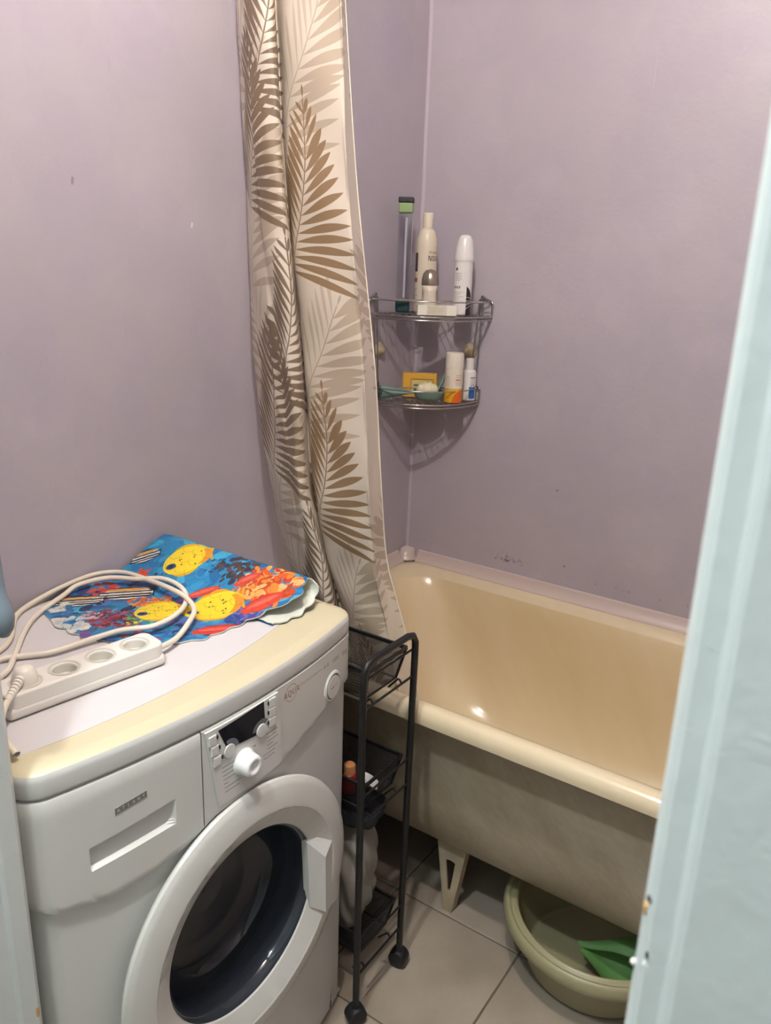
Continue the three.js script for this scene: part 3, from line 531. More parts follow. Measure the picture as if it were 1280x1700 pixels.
// ---------------------------------------------------------------- things on the washing machine
const WT = 0.8518;   // its top
{
  // scalloped bath mat, folded over along its right edge
  const prof = z => { const q = Math.min(1, Math.max(0, (1.03 - z) / 0.14)); return WT + 0.0035 + 0.048 * q * q * (3 - 2 * q); };
  const path = [];   // (z, y) from the near edge over the fold and back underneath
  for (let i = 0; i <= 40; i++) { const z = 1.205 - (1.205 - 0.895) * i / 40; path.push([z, prof(z)]); }
  for (let i = 1; i <= 10; i++) { const a = i / 10 * Math.PI; path.push([0.895 - 0.014 * Math.sin(a), WT + 0.0035 + 0.030 + 0.018 * Math.cos(a)]); }
  for (let i = 1; i <= 16; i++) { const z = 0.895 + 0.1 * i / 16; path.push([z, WT + 0.0025 + 0.0135 * Math.max(0, 1 - i / 7)]); }
  const cum = [0]; for (let i = 1; i < path.length; i++) cum.push(cum[i - 1] + Math.hypot(path[i][0] - path[i - 1][0], path[i][1] - path[i - 1][1]));
  const outline = [[1.200, 0.11, 0.18], [1.192, 0.07, 0.222], [1.18, 0.045, 0.25], [1.158, 0.03, 0.285], [1.10, 0.012, 0.325], [1.05, 0.009, 0.330], [1.015, 0.009, 0.335], [0.98, 0.009, 0.352], [0.95, 0.009, 0.380], [0.93, 0.009, 0.384], [0.895, 0.009, 0.362]];
  const span = (z, fold) => {
    if (fold) { const q = fold; return [0.012, 0.366 + 0.02 * Math.sin(q * 2.6)]; }
    for (let i = 1; i < outline.length; i++) if (z >= outline[i][0]) { const [a, b] = [outline[i - 1], outline[i]], q = Math.min(1, Math.max(0, (a[0] - z) / (a[0] - b[0]))); return [a[1] + (b[1] - a[1]) * q, a[2] + (b[2] - a[2]) * q]; }
    return [0.009, 0.362];
  };
  const n = path.length - 1;
  const scal = (s) => 0.007 * Math.abs(Math.sin(s * Math.PI / 0.034));
  const surf = (u, j, th) => {
    const [z, y] = path[j], fold = j > 40 ? (j - 40) / (n - 40) : 0; let [a, b] = span(z, fold);
    a = Math.max(0.007, a - (a > 0.02 ? scal(cum[j]) : 0)); b += scal(cum[j] + 0.01);
    const x = a + (b - a) * u;
    const zz = z + (j < 6 ? scal(x * 1.0) * (1 - j / 6) : 0);
    const k0 = path[Math.max(0, j - 1)], k1 = path[Math.min(n, j + 1)], dz = k1[0] - k0[0], dy = k1[1] - k0[1], l = Math.hypot(dz, dy);
    return [x, y + 0.0006 * Math.sin(x * 260) * Math.sin(cum[j] * 250) - th * (-dz / l), zz - th * (dy / l)];
  };
  const TX = x => x / 0.4, sTot = cum[n];
  const uvOf = (u, j) => { const p = surf(u, j, 0); return [TX(p[0]), cum[j] / 0.45]; };
  const topG = grid(70, n, (u, v, i, j) => surf(u, j, 0), (u, v, i, j) => uvOf(u, j));
  const botG = grid(70, n, (u, v, i, j) => surf(u, j, 0.0022), (u, v, i, j) => uvOf(u, j));
  const edge = (f, m) => grid(m, 1, (u, v, i, j) => f(i, j * 0.0022));
  const under = merge([botG, edge((i, th) => surf(0, i, th), n), edge((i, th) => surf(1, i, th), n), edge((i, th) => surf(i / 70, 0, th), 70)]);
  // print: coral reef
  const sOf = z => { for (let i = 1; i <= 40; i++) if (path[i][0] <= z) { const q = (path[i - 1][0] - z) / (path[i - 1][0] - path[i][0]); return cum[i - 1] + (cum[i] - cum[i - 1]) * q; } return cum[40]; };
  const reef = canvasTex(1024, 1024, (g, W, H) => {
    const X = x => TX(x) * W, Y = z => H - sOf(z) / 0.45 * H, k = W / 0.4;
    g.fillStyle = '#1f7fb4'; g.fillRect(0, 0, W, H);
    let s = 91; const r = () => { s = (s * 16807) % 2147483647; return s / 2147483647; };
    const blob = (x, z, rx, rz, col, rot = 0) => { g.fillStyle = col; g.beginPath(); g.ellipse(X(x), Y(z), rx * k, rz * k, rot, 0, 7); g.fill(); };
    for (let i = 0; i < 260; i++) { const x = r() * 0.4, z = 0.87 + r() * 0.33; blob(x, z, 0.004 + r() * 0.02, 0.003 + r() * 0.012, ['#2a8fc2', '#17639c', '#3ba3cc', '#1d6ea8'][i % 4], r() * 3); }
    for (let i = 0; i < 160; i++) { const x = 0.02 + r() * 0.32, z = 1.01 + r() * 0.19; blob(x, z, 0.003 + r() * 0.012, 0.003 + r() * 0.01, ['#1c3f7e', '#27549a', '#142c58', '#3a6fb0', '#6a4a8c', '#206a92'][i % 6], r() * 3); }
    const coral = (x, z, R, cols, n, q = 0.3) => { for (let i = 0; i < n; i++) { const a = r() * 6.3, d = Math.sqrt(r()) * R; blob(x + Math.cos(a) * d * 1.2, z + Math.sin(a) * d, R * q * (0.25 + r() * 0.6), R * q * (0.2 + r() * 0.45), cols[i % cols.length], r() * 3); } };
    coral(0.23, 0.925, 0.034, ['#3a2a2c', '#5a3a34', '#26303c', '#4a3634'], 60); coral(0.185, 0.93, 0.02, ['#1e4a6a', '#183a58'], 14);
    coral(0.318, 0.935, 0.045, ['#d8581c', '#e8842a', '#c63c18', '#f0a650', '#b8401e', '#efb070'], 120, 0.35);
    coral(0.285, 0.965, 0.018, ['#d8741e', '#efb060', '#b8501a'], 30, 0.4);
    coral(0.335, 0.985, 0.022, ['#5a3f9a', '#7a3f86', '#c03a30'], 30);
    coral(0.31, 1.005, 0.03, ['#2a3f94', '#563c96', '#23508c', '#7a4aa0'], 40);
    coral(0.162, 1.14, 0.036, ['#7a1f30', '#93303a', '#5c1626', '#a84a4c'], 110, 0.22); coral(0.125, 1.155, 0.018, ['#d3b2ae', '#c89a9a', '#a87a84'], 26);
    coral(0.235, 1.15, 0.02, ['#8a1f2c', '#a0323a', '#6a1a28'], 40);
    coral(0.19, 1.105, 0.02, ['#3f9a3a', '#5fb53e', '#2f7a34'], 40); coral(0.215, 1.125, 0.02, ['#4a9838', '#d8c838', '#2f7a34'], 26);
    coral(0.15, 1.065, 0.024, ['#e8741e', '#d85a1a', '#f0983c'], 50); coral(0.17, 1.04, 0.018, ['#d84a22', '#e8702a'], 30);
    coral(0.055, 1.07, 0.026, ['#c63a30', '#d85244', '#a82c2c'], 34, 0.4); coral(0.1, 0.985, 0.012, ['#152c50', '#2a3a58'], 18);
    const star = (x, z, R, col) => { g.fillStyle = col; g.beginPath(); for (let i = 0; i < 10; i++) { const a = i * Math.PI / 5, q = i % 2 ? R * 0.5 : R; g.lineTo(X(x) + Math.cos(a) * q * k, Y(z) + Math.sin(a) * q * k); } g.fill(); };
    star(0.06, 0.997, 0.021, '#d84a34'); coral(0.06, 0.997, 0.012, ['#e0604a', '#c03c2c'], 14);
    const fish = (x, z, L, h, rot, c1, c2, patt) => {
      g.save(); g.translate(X(x), Y(z)); g.rotate(rot); const l = L * k, q = h * k;
      g.fillStyle = c2; g.beginPath(); g.moveTo(l * 0.7, 0); g.lineTo(l * 1.05, -q * 0.8); g.lineTo(l * 0.98, 0); g.lineTo(l * 1.05, q * 0.8); g.closePath(); g.fill();
      g.beginPath(); g.ellipse(0, -q * 0.5, l * 0.6, q * 0.75, 0, 0, 7); g.fill();
      g.beginPath(); g.ellipse(0, q * 0.5, l * 0.6, q * 0.7, 0, 0, 7); g.fill();
      g.fillStyle = c1; g.beginPath(); g.ellipse(0, 0, l * 0.95, q, 0, 0, 7); g.fill();
      patt?.(l, q); g.restore();
    };
    const yellow = (l, q) => { g.fillStyle = '#e08a1c'; g.beginPath(); g.ellipse(l * 0.62, q * 0.1, l * 0.34, q * 0.62, 0, 0, 7); g.fill(); g.fillStyle = '#f2cf22'; g.beginPath(); g.ellipse(l * 0.2, 0, l * 0.5, q * 0.8, 0, 0, 7); g.fill();
      g.fillStyle = '#262a3a'; for (let i = 0; i < 9; i++) { g.beginPath(); g.ellipse(-l * 0.5 + r() * l * 1.1, -q * 0.6 + r() * q * 1.2, l * 0.035, q * 0.045, 0.4, 0, 7); g.fill(); }
      g.fillStyle = '#23407c'; g.beginPath(); g.ellipse(-l * 0.62, q * 0.22, l * 0.2, q * 0.2, 0.3, 0, 7); g.fill(); g.fillStyle = '#152038'; g.beginPath(); g.arc(-l * 0.62, q * 0.2, q * 0.12, 0, 7); g.fill(); };
    fish(0.118, 0.938, 0.046, 0.036, -0.75, '#f0d128', '#d9a81a', yellow);
    fish(0.262, 1.012, 0.050, 0.036, -0.8, '#f2d024', '#e09a1e', yellow);
    fish(0.198, 1.072, 0.040, 0.032, -0.8, '#f0d128', '#d8a41a', yellow);
    const stripes = (l, q) => { g.fillStyle = '#14161c'; for (const a of [-0.45, 0.05, 0.5]) g.fillRect(-l, a * q, l * 1.9, q * 0.26); g.fillStyle = '#d9a24a'; g.beginPath(); g.ellipse(0, -q * 0.75, l * 0.8, q * 0.25, 0, 0, 7); g.fill(); };
    fish(0.098, 1.06, 0.044, 0.022, -0.8, '#ece8e0', '#14161c', stripes); fish(0.06, 1.135, 0.044, 0.018, -0.8, '#ece6da', '#1a1c22', stripes); fish(0.028, 0.96, 0.028, 0.014, -0.7, '#e8e8ea', '#12141a', stripes);
    const red = (l, q) => { g.fillStyle = '#e2604a'; g.beginPath(); g.ellipse(0, -q * 0.2, l * 0.7, q * 0.35, 0, 0, 7); g.fill(); };
    fish(0.325, 1.062, 0.044, 0.013, -0.85, '#cf3326', '#b02a22', red); fish(0.336, 0.972, 0.038, 0.013, -0.9, '#d23c26', '#b8301e', red); fish(0.272, 0.94, 0.026, 0.009, -0.9, '#d04030', '#b03026', red); fish(0.212, 0.99, 0.030, 0.008, -0.75, '#cc4030', '#a83028', red);
    coral(0.13, 1.19, 0.03, ['#d9d6cc', '#c8cfca', '#b8c4c8', '#e6e2d8'], 40, 0.4); coral(0.05, 1.165, 0.022, ['#dcd8ce', '#c8c8c4', '#1f7090'], 26, 0.45); coral(0.29, 1.11, 0.02, ['#245a94', '#3a7ab0', '#1a4478'], 26); coral(0.325, 1.1, 0.016, ['#245a94', '#2f78a8'], 14);
    g.fillStyle = 'rgba(110,105,100,.12)'; g.fillRect(0, 0, W, H);
    g.strokeStyle = 'rgba(10,20,40,.28)'; g.lineWidth = 2; for (let x = 0; x < W; x += 64) for (let y = 0; y < H; y += 56) { g.beginPath(); g.arc(x + ((y / 56) % 2) * 32, y, 34, 0.2, 2.9); g.stroke(); }
  });
  const mat = thing('bath_mat', 'colourful scalloped bath mat with tropical fish print, folded on the washing machine', 'bath mat', [0, 0, 0]);
  part('printed_side', topG, std(0xffffff, 0.35, { map: reef }), mat);
  part('underside', under, std(0xcfd0c4, 0.6), mat, 'plain pale underside');
}
{
  // extension lead with four sockets
  const strip = thing('power_strip', 'white four-socket extension lead lying on the washing machine with its cable looped', 'power strip', [0.304, WT + 0.0004, 1.293], -0.145 + Math.PI);
  // local z runs along the strip; after the half turn +z points towards the curtain
  const shellTop = rbox(0.053, 0.022, 0.225, 0.0085, 5), shellLow = rbox(0.055, 0.019, 0.227, 0.008, 5);
  const plastic = std(0xddd8cf, 0.35), inner = std(0xc9c4b8, 0.5);
  // cups are real recesses: the lid is an extruded outline with round holes
  const sh = new THREE.Shape(), w = 0.0235, l = 0.1095, q = 0.012; sh.moveTo(-w + q, -l); sh.lineTo(w - q, -l); sh.quadraticCurveTo(w, -l, w, -l + q); sh.lineTo(w, l - q); sh.quadraticCurveTo(w, l, w - q, l); sh.lineTo(-w + q, l); sh.quadraticCurveTo(-w, l, -w, l - q); sh.lineTo(-w, -l + q); sh.quadraticCurveTo(-w, -l, -w + q, -l);
  const sockets = [0.079, 0.027, -0.025, -0.077];
  for (const z of sockets) { const h = new THREE.Path(); h.absarc(0, z, 0.0185, 0, Math.PI * 2, true); sh.holes.push(h); }
  const lid = new THREE.ExtrudeGeometry(sh, { depth: 0.016, bevelEnabled: true, bevelSize: 0.003, bevelThickness: 0.003, bevelSegments: 4, curveSegments: 28 }).rotateX(-Math.PI / 2);
  lid.scale(1, 1, -1); { const ix = lid.toNonIndexed(); }
  lid.translate(0, 0.0165, 0); lid.computeVertexNormals();
  part('upper_shell', lid, plastic, strip);
  part('lower_shell', move(shellLow, 0, 0.0096, 0), plastic, strip);
  for (const z of sockets) {
    const s = part('socket', move(lathe([[0.0213, 0.019], [0.0188, 0.0192], [0.0178, 0.0185], [0.0178, 0.004], [0, 0.004]], 32), 0, 0.0172, z), inner, strip);
    for (const a of [-1, 1]) part('pin_hole', move(new THREE.CylinderGeometry(0.0032, 0.0032, 0.001, 14), 0.004, 0.0217, z + a * 0.0095), darkPlastic, s);
    part('earth_clip', move(rbox(0.003, 0.006, 0.006, 0.001), -0.0165, 0.026, z), std(0xb8ae98, 0.4, { metalness: 0.5 }), s);
  }
  const cord = [[0.3205, 0.868, 1.184], [0.318, 0.866, 1.160], [0.310, 0.864, 1.133], [0.297, 0.870, 1.100], [0.270, 0.873, 1.061], [0.232, 0.876, 1.041], [0.207, 0.877, 1.035], [0.155, 0.874, 1.025], [0.109, 0.871, 1.020], [0.042, 0.870, 1.024], [0.014, 0.870, 1.055], [0.010, 0.866, 1.124], [0.024, 0.858, 1.205], [0.042, 0.857, 1.232], [0.124, 0.857, 1.300], [0.15, 0.857, 1.40], [0.17, 0.857, 1.45]];
  const c = tube(cord, 0.0043, 140); c.translate(-0.304, -(WT + 0.0004), -1.293).rotateY(0.145 - Math.PI);
  part('cable', c, std(0xdcd2bf, 0.4), strip);
}
{
  // plug in the last socket with its own lead
  const y0 = WT + 0.0004;
  const p = thing('power_plug', 'white moulded plug pushed into the end socket of the extension lead', 'plug', [0.2925, y0 + 0.023, 1.3695], 0.6);
  const plastic = std(0xe2dace, 0.35);
  const body = lathe([[0, 0], [0.0165, 0], [0.0168, 0.008], [0.0155, 0.022], [0.0125, 0.030], [0.008, 0.034], [0, 0.035]], 28);
  part('plug_body', body, plastic, p);
  const neck = []; for (let i = 0; i < 6; i++) neck.push(new THREE.CylinderGeometry(0.0062 - i * 0.0003, 0.0066 - i * 0.0003, 0.0042, 16).rotateX(Math.PI / 2).translate(0, 0.022 - i * 0.0012, 0.0155 + i * 0.0052));
  neck.push(rod([0, 0.023, 0.006], [0, 0.0135, 0.05], 0.0046, 14));
  part('strain_relief', neck, plastic, p);
  const lead = [[0, 0.0135, 0.048], [0.002, 0.008, 0.068], [0.012, -0.004, 0.095], [0.04, -0.014, 0.12]];
  part('lead', tube(lead, 0.0042, 40), std(0xdcd2bf, 0.4), p);
  // second lead looping over the mat
  const cord = [[0.17, 0.857, 1.43], [0.163, 0.857, 1.38], [0.158, 0.858, 1.330], [0.175, 0.858, 1.300], [0.196, 0.859, 1.272], [0.212, 0.862, 1.204], [0.228, 0.866, 1.171], [0.256, 0.868, 1.137], [0.256, 0.868, 1.098], [0.236, 0.868, 1.052], [0.199, 0.869, 1.016], [0.162, 0.872, 1.003], [0.124, 0.873, 1.004], [0.087, 0.870, 1.028], [0.040, 0.868, 1.054], [0.028, 0.868, 1.109], [0.032, 0.862, 1.134], [0.066, 0.858, 1.213], [0.11, 0.858, 1.262], [0.163, 0.858, 1.308], [0.20, 0.858, 1.345], [0.215, 0.858, 1.40], [0.215, 0.858, 1.44]];
  const m = new THREE.Mesh(tube(cord, 0.0043, 180), std(0xdfd6c6, 0.4)); m.name = numbered('loose_cable'); scene.add(tag(m, 'second white cable looping across the fish print mat', 'cable'));
}
{
  const o = thing('door_latch', 'blurred blue-grey rounded fitting on the left door jamb beside the machine top', 'latch', [0.4385, 1.03, 1.4735]);
  part('latch_plate', boxAt(-0.012, 0.0006, 0.02, 0.16, -0.0045, 0.006, 0.002), std(0x8e969c, 0.5), o);
  const g = lathe([[0, 0], [0.006, 0.002], [0.0115, 0.010], [0.0135, 0.022], [0.012, 0.036], [0.008, 0.046], [0.0065, 0.06], [0.0055, 0.09], [0.003, 0.105], [0, 0.106]], 24); g.scale(0.9, 1, 0.9);
  part('latch_knob', move(g, -0.002, 0.002, -0.006), std(0x76828c, 0.5), o);
}

// ---------------------------------------------------------------- slim trolley
{
  const t = thing('storage_trolley', 'slim black metal three-tier trolley on castors between washing machine and tub', 'trolley', [0.49, 0, 0.8125]);
  const zL = 0.0815, zR = -0.0815, H = 0.777, y0 = 0.034;
  part('front_frame', bentTube([[0.006, y0, zL], [0.002, H, zL], [0.002, H, zR], [-0.001, y0, zR]], 0.0066, 0.028, 90, 12), blackPaint, t);
  part('rear_frame', bentTube([[-0.41, y0, 0.026], [-0.41, H, 0.026], [-0.41, H, -0.09], [-0.41, y0, -0.09]], 0.0066, 0.028, 90, 12), blackPaint, t);
  const wheel = lathe([[0, -0.0145], [0.0165, -0.0145], [0.0190, -0.0125], [0.0200, 0], [0.0190, 0.0125], [0.0165, 0.0145], [0, 0.0145]], 28).rotateX(Math.PI / 2);
  [[0.006, zL, 1.1], [-0.001, zR, 0.15], [-0.41, 0.026, 0.4], [-0.41, -0.09, 1.2]].forEach(([x, z, a]) => {
    const g = new THREE.Group(); g.name = 'castor'; g.position.set(x, 0, z); g.rotation.y = a; t.add(g);
    part('wheel', move(wheel.clone(), 0, 0.0201, 0), darkPlastic, g); part('housing', move(new THREE.CylinderGeometry(0.0075, 0.0085, 0.010, 14), 0, 0.0395, 0), darkPlastic, g);
  });
  // expanded-metal mesh
  const net = (() => { const n = 64, d = new Uint8Array(n * n * 4); for (let y = 0; y < n; y++) for (let x = 0; x < n; x++) { const a = Math.abs(((x + y) % n) - n / 2) < 15 || Math.abs(((x - y + n) % n) - n / 2) < 15 ? 255 : 0; d.set([a, a, a, 255], (y * n + x) * 4); } const q = new THREE.DataTexture(d, n, n); q.wrapS = q.wrapT = THREE.RepeatWrapping; q.magFilter = THREE.LinearFilter; q.minFilter = THREE.LinearFilter; q.needsUpdate = true; return q; })();
  const netMat = std(0x1a1a1c, 0.5, { alphaMap: net, transparent: true, alphaTest: 0.5 });
  const quad = (a, b, c, d) => { const w = V(...a).distanceTo(V(...b)) / 0.0042, h = V(...a).distanceTo(V(...d)) / 0.0042; return grid(1, 1, (u, v) => [0, 1, 2].map(k => (a[k] * (1 - u) + b[k] * u) * (1 - v) + (d[k] * (1 - u) + c[k] * u) * v), (u, v) => [u * w, v * h]); };
  for (const yt of [0.732, 0.497, 0.148]) {
    const b = new THREE.Group(); b.name = 'basket'; t.add(b);
    const x0 = -0.395, x1 = -0.024, z0 = -0.0925, z1 = 0.032, yb = yt - 0.062, i = 0.013;
    const T = [[x0, yt, z0], [x1, yt, z0], [x1, yt, z1], [x0, yt, z1]], Bt = [[x0 + i, yb, z0 + i], [x1 - i, yb, z0 + i], [x1 - i, yb, z1 - i], [x0 + i, yb, z1 - i]];
    const rail = [0, 1, 2, 3].map(k => { const a = T[k], c = T[(k + 1) % 4], along = k % 2 === 0; const g = rbox(along ? Math.abs(a[0] - c[0]) + 0.004 : 0.004, 0.0085, along ? 0.004 : Math.abs(a[2] - c[2]), 0.0015); return move(g, (a[0] + c[0]) / 2, yt, (a[2] + c[2]) / 2); });
    part('rim', rail, blackPaint, b);
    part('corner_rods', [0, 1, 2, 3].map(k => rod(T[k], Bt[k], 0.0028)).concat([0, 1, 2, 3].map(k => rod(Bt[k], Bt[(k + 1) % 4], 0.0022))), blackPaint, b);
    part('mesh_panel', [quad(T[0], T[1], Bt[1], Bt[0]), quad(T[3], T[2], Bt[2], Bt[3]), quad(T[0], T[3], Bt[3], Bt[0]), quad(...Bt)], netMat, b);
    // hooks and cross bars that join the basket to the frames
    const cb = yt - 0.045;
    for (const [x, za, zb, s] of [[0.001, zL, zR, -1], [-0.41, 0.026, -0.09, 1]]) part('cross_bar', [rod([x, cb, za], [x, cb, zb], 0.0024), rod([x, yt + 0.012, za], [x, yt + 0.012, zb], 0.0022),
      ...[0.25, 0.8].map(q => { const z = zb + (za - zb) * q; return bentTube([[x, cb, z], [x + s * 0.006, cb + 0.010, z], [x + s * 0.028, yb + 0.001, z]], 0.002, 0.006, 16, 8); })], blackPaint, t);
  }
}
// things stored on the trolley
{
  const b = thing('bottle', 'small red bottle with an orange cap in the middle trolley basket', 'bottle', [0.403, 0.4385, 0.806]);
  part('bottle_body', lathe([[0, 0], [0.013, 0], [0.0145, 0.003], [0.0145, 0.036], [0.011, 0.042], [0, 0.043]], 24), std(0x8a1f1c, 0.35), b);
  part('cap', lathe([[0.0115, 0.041], [0.0115, 0.058], [0.009, 0.061], [0, 0.061]], 24), std(0xc98a5a, 0.45), b, 'orange cap');
  const k = thing('packet', 'small folded white packet lying tilted in the middle trolley basket', 'packet', [0.440, 0.456, 0.792], 0.5);
  const pk = grid(10, 10, (u, v) => [(u - 0.5) * 0.034, 0.004 + 0.003 * Math.sin(u * 3.1) + 0.002 * v, (v - 0.5) * 0.03]); const pk2 = grid(10, 10, (u, v) => [(u - 0.5) * 0.034, 0.001 + 0.002 * v, (v - 0.5) * 0.03]);
  const rm = e => grid(10, 1, (u, v) => { const [a, c] = e(u); return [(a - 0.5) * 0.034, 0.001 + 0.002 * c + v * (0.003 + 0.003 * Math.sin(a * 3.1) - 0.0), (c - 0.5) * 0.03]; });
  const pm = part('wrapper', [pk, pk2, rm(u => [u, 0]), rm(u => [u, 1]), rm(u => [0, u]), rm(u => [1, u])], std(0xe6e4de, 0.5), k); pm.rotation.set(-0.1, 0, -0.55);
  pm.position.y = 0.010;
  // dark cloth heaped in the middle basket, hanging a little over the front
  const cl = thing('cloth', 'dark navy cloth bundled in the middle trolley basket', 'cloth', [0.41, 0.437, 0.782]);
  const g = new THREE.SphereGeometry(1, 48, 32), p = g.attributes.position;
  for (let i = 0; i < p.count; i++) { const x = p.getX(i), y = p.getY(i), z = p.getZ(i), f = 1 + 0.10 * Math.sin(x * 6 + z * 4) + 0.07 * Math.sin(y * 9 - x * 5) + 0.05 * Math.sin(z * 13 + y * 4); p.setXYZ(i, x * 0.045 * f, Math.max(0.0005, 0.020 + y * 0.02 * f), z * 0.034 * f); }
  g.computeVertexNormals(); part('bundle', g, std(0x15171f, 0.95), cl); cl.position.x = 0.375;
  const bag = thing('plastic_bag', 'crumpled grey-white plastic bag standing in the lowest trolley basket', 'bag', [0.388, 0.0905, 0.782]);
  const bg = new THREE.SphereGeometry(1, 56, 48), q = bg.attributes.position;
  for (let i = 0; i < q.count; i++) {
    const x = q.getX(i), y = q.getY(i), z = q.getZ(i), v = (y + 1) / 2, f = 1 + 0.09 * Math.sin(x * 5 + y * 7) + 0.06 * Math.sin(z * 11 - y * 9) + 0.04 * Math.sin(x * 17 + y * 5 + z * 9), w = 0.62 + 0.5 * v - 0.15 * v * v;
    q.setXYZ(i, Math.sign(x) * Math.abs(x) ** 0.7 * 0.066 * w * f, v * 0.275, Math.sign(z) * Math.abs(z) ** 0.7 * 0.044 * Math.min(1, 0.8 + 0.2 * w) * f);
  }
  bg.computeVertexNormals(); part('film', bg, phy(0x9a958b, 0.35, { transmission: 0.15, thickness: 0 }), bag);
  const po = thing('pouch', 'dark navy pouch squashed on top of the grey-white plastic bag', 'pouch', [0.402, 0.366, 0.784]);
  const pg = new THREE.SphereGeometry(1, 40, 28), pp = pg.attributes.position;
  for (let i = 0; i < pp.count; i++) { const x = pp.getX(i), y = pp.getY(i), z = pp.getZ(i), f = 1 + 0.07 * Math.sin(x * 7 + z * 3) + 0.05 * Math.sin(z * 11 + y * 5); pp.setXYZ(i, Math.sign(x) * Math.abs(x) ** 0.6 * 0.058 * f, 0.026 + Math.sign(y) * Math.abs(y) ** 0.7 * 0.025 * f, Math.sign(z) * Math.abs(z) ** 0.6 * 0.046 * f); }
  pg.computeVertexNormals(); part('pouch_body', pg, std(0x14161d, 0.8), po); part('flap', move(rbox(0.07, 0.004, 0.06, 0.002), 0.0, 0.052, 0), std(0x181a22, 0.8), po);
  const jar = thing('jar', 'dark brown bottle lying in the lowest trolley basket', 'bottle', [0.30, 0.107, 0.782], 0.1);
  part('jar_body', lathe([[0, -0.05], [0.017, -0.05], [0.018, -0.046], [0.018, 0.03], [0.008, 0.045], [0.008, 0.055], [0, 0.056]], 24).rotateZ(Math.PI / 2), std(0x3a2620, 0.3), jar);
}

// ---------------------------------------------------------------- corner shelf
const arc = (side, mid, n = 28) => Array.from({ length: n + 1 }, (_, i) => { const a = i / n * Math.PI / 2, b = 1 - Math.abs(1 - i / n * 2), r = side + (mid - side) * Math.sin(a * 2) ** 1.2; return [r * Math.cos(a) + 0.006, r * Math.sin(a) + 0.006]; });
const SH = [{ y: 1.303, side: 0.222, mid: 0.252, rail: 0.036 }, { y: 1.086, side: 0.202, mid: 0.222, rail: 0.034 }];
{
  const t = thing('corner_shelf', 'two-tier chrome wire corner shelf with bottles in the lilac wall corner', 'shelf', [0, 0, 0]);
  for (const s of SH) {
    const tier = new THREE.Group(); tier.name = 'tier'; t.add(tier);
    const A = arc(s.side, s.mid), E = A.length - 1;
    const ring = (y, r) => new THREE.TubeGeometry(bent([[0.008, y, 0.008], [s.side + 0.006, y, 0.008], ...A.slice(2, E - 1).filter((_, i) => i % 3 === 0).map(([x, z]) => [x, y, z]), [0.008, y, s.side + 0.006], [0.008, y, 0.0081]], 0.004), 200, r, 8);
    part('rim', [ring(s.y, 0.0026), tube(A.map(([x, z]) => [x, s.y - 0.008, z]), 0.0022, 60)], chrome, tier);
    part('guard_rail', tube([[0.012, s.y + s.rail, s.side + 0.004], ...A.slice(2, E - 1).map(([x, z]) => [x, s.y + s.rail, z]), [s.side + 0.004, s.y + s.rail, 0.012]].reverse(), 0.0017, 90), chrome, tier);
    // end loops rising at the walls
    for (const k of [0, 1]) { const m = p => k ? [p[2], p[1], p[0]] : p; part('end_loop', bentTube([[s.side - 0.022, s.y - 0.002, 0.008], [s.side - 0.022, s.y + s.rail + 0.016, 0.008], [s.side - 0.006, s.y + s.rail + 0.006, 0.008], [s.side + 0.012, s.y + s.rail, 0.010], [s.side + 0.010, s.y, 0.010]].map(m), 0.0024, 0.006, 48, 8), chrome, tier); }
    // floor wires, all parallel to the diagonal
    const wires = [];
    for (let i = -11; i <= 11; i++) {
      const o = i * 0.0148, d = o; // line x - z = o*1.414..., from the wall to the arc
      const c = o * Math.SQRT2; const sx = Math.max(0.009, c + 0.009), sz = Math.max(0.009, 0.009 - c);
      let hit = null; for (let k = 1; k < A.length; k++) { const f0 = A[k - 1][0] - A[k - 1][1] - c, f1 = A[k][0] - A[k][1] - c; if (f0 * f1 <= 0) { const q = f0 / (f0 - f1); hit = [A[k - 1][0] + (A[k][0] - A[k - 1][0]) * q, A[k - 1][1] + (A[k][1] - A[k - 1][1]) * q]; } }
      if (hit && Math.hypot(hit[0] - sx, hit[1] - sz) > 0.01) wires.push(rod([sx, s.y, sz], [hit[0], s.y, hit[1]], 0.0012, 6));
    }
    for (const q of [0.55]) wires.push(tube(A.map(([x, z]) => [x * q + 0.004, s.y - 0.0015, z * q + 0.004]), 0.0012, 40, false, false, 6));
    part('floor_wire', wires, chrome, tier);
  }
  for (const k of [0, 1]) {
    const m = p => k ? [p[2], p[1], p[0]] : p;
    for (const e of [0.0, 0.017]) part('upright', rod(m([0.196 - e, 1.086, 0.007]), m([0.205 - e * 0.6, 1.345, 0.007]), 0.0022), chrome, t);
    const cup = lathe([[0, 0], [0.021, 0], [0.0205, 0.003], [0.014, 0.007], [0.009, 0.012], [0.008, 0.016], [0, 0.017]], 28);
    k ? cup.rotateZ(-Math.PI / 2).translate(0.0005, 1.212, 0.172) : cup.rotateX(Math.PI / 2).translate(0.172, 1.212, 0.0005);
    part('suction_cup', cup, phy(0xc9b79a, 0.3, { transmission: 0.3, thickness: 0 }), t, 'yellowed suction cup');
  }
}
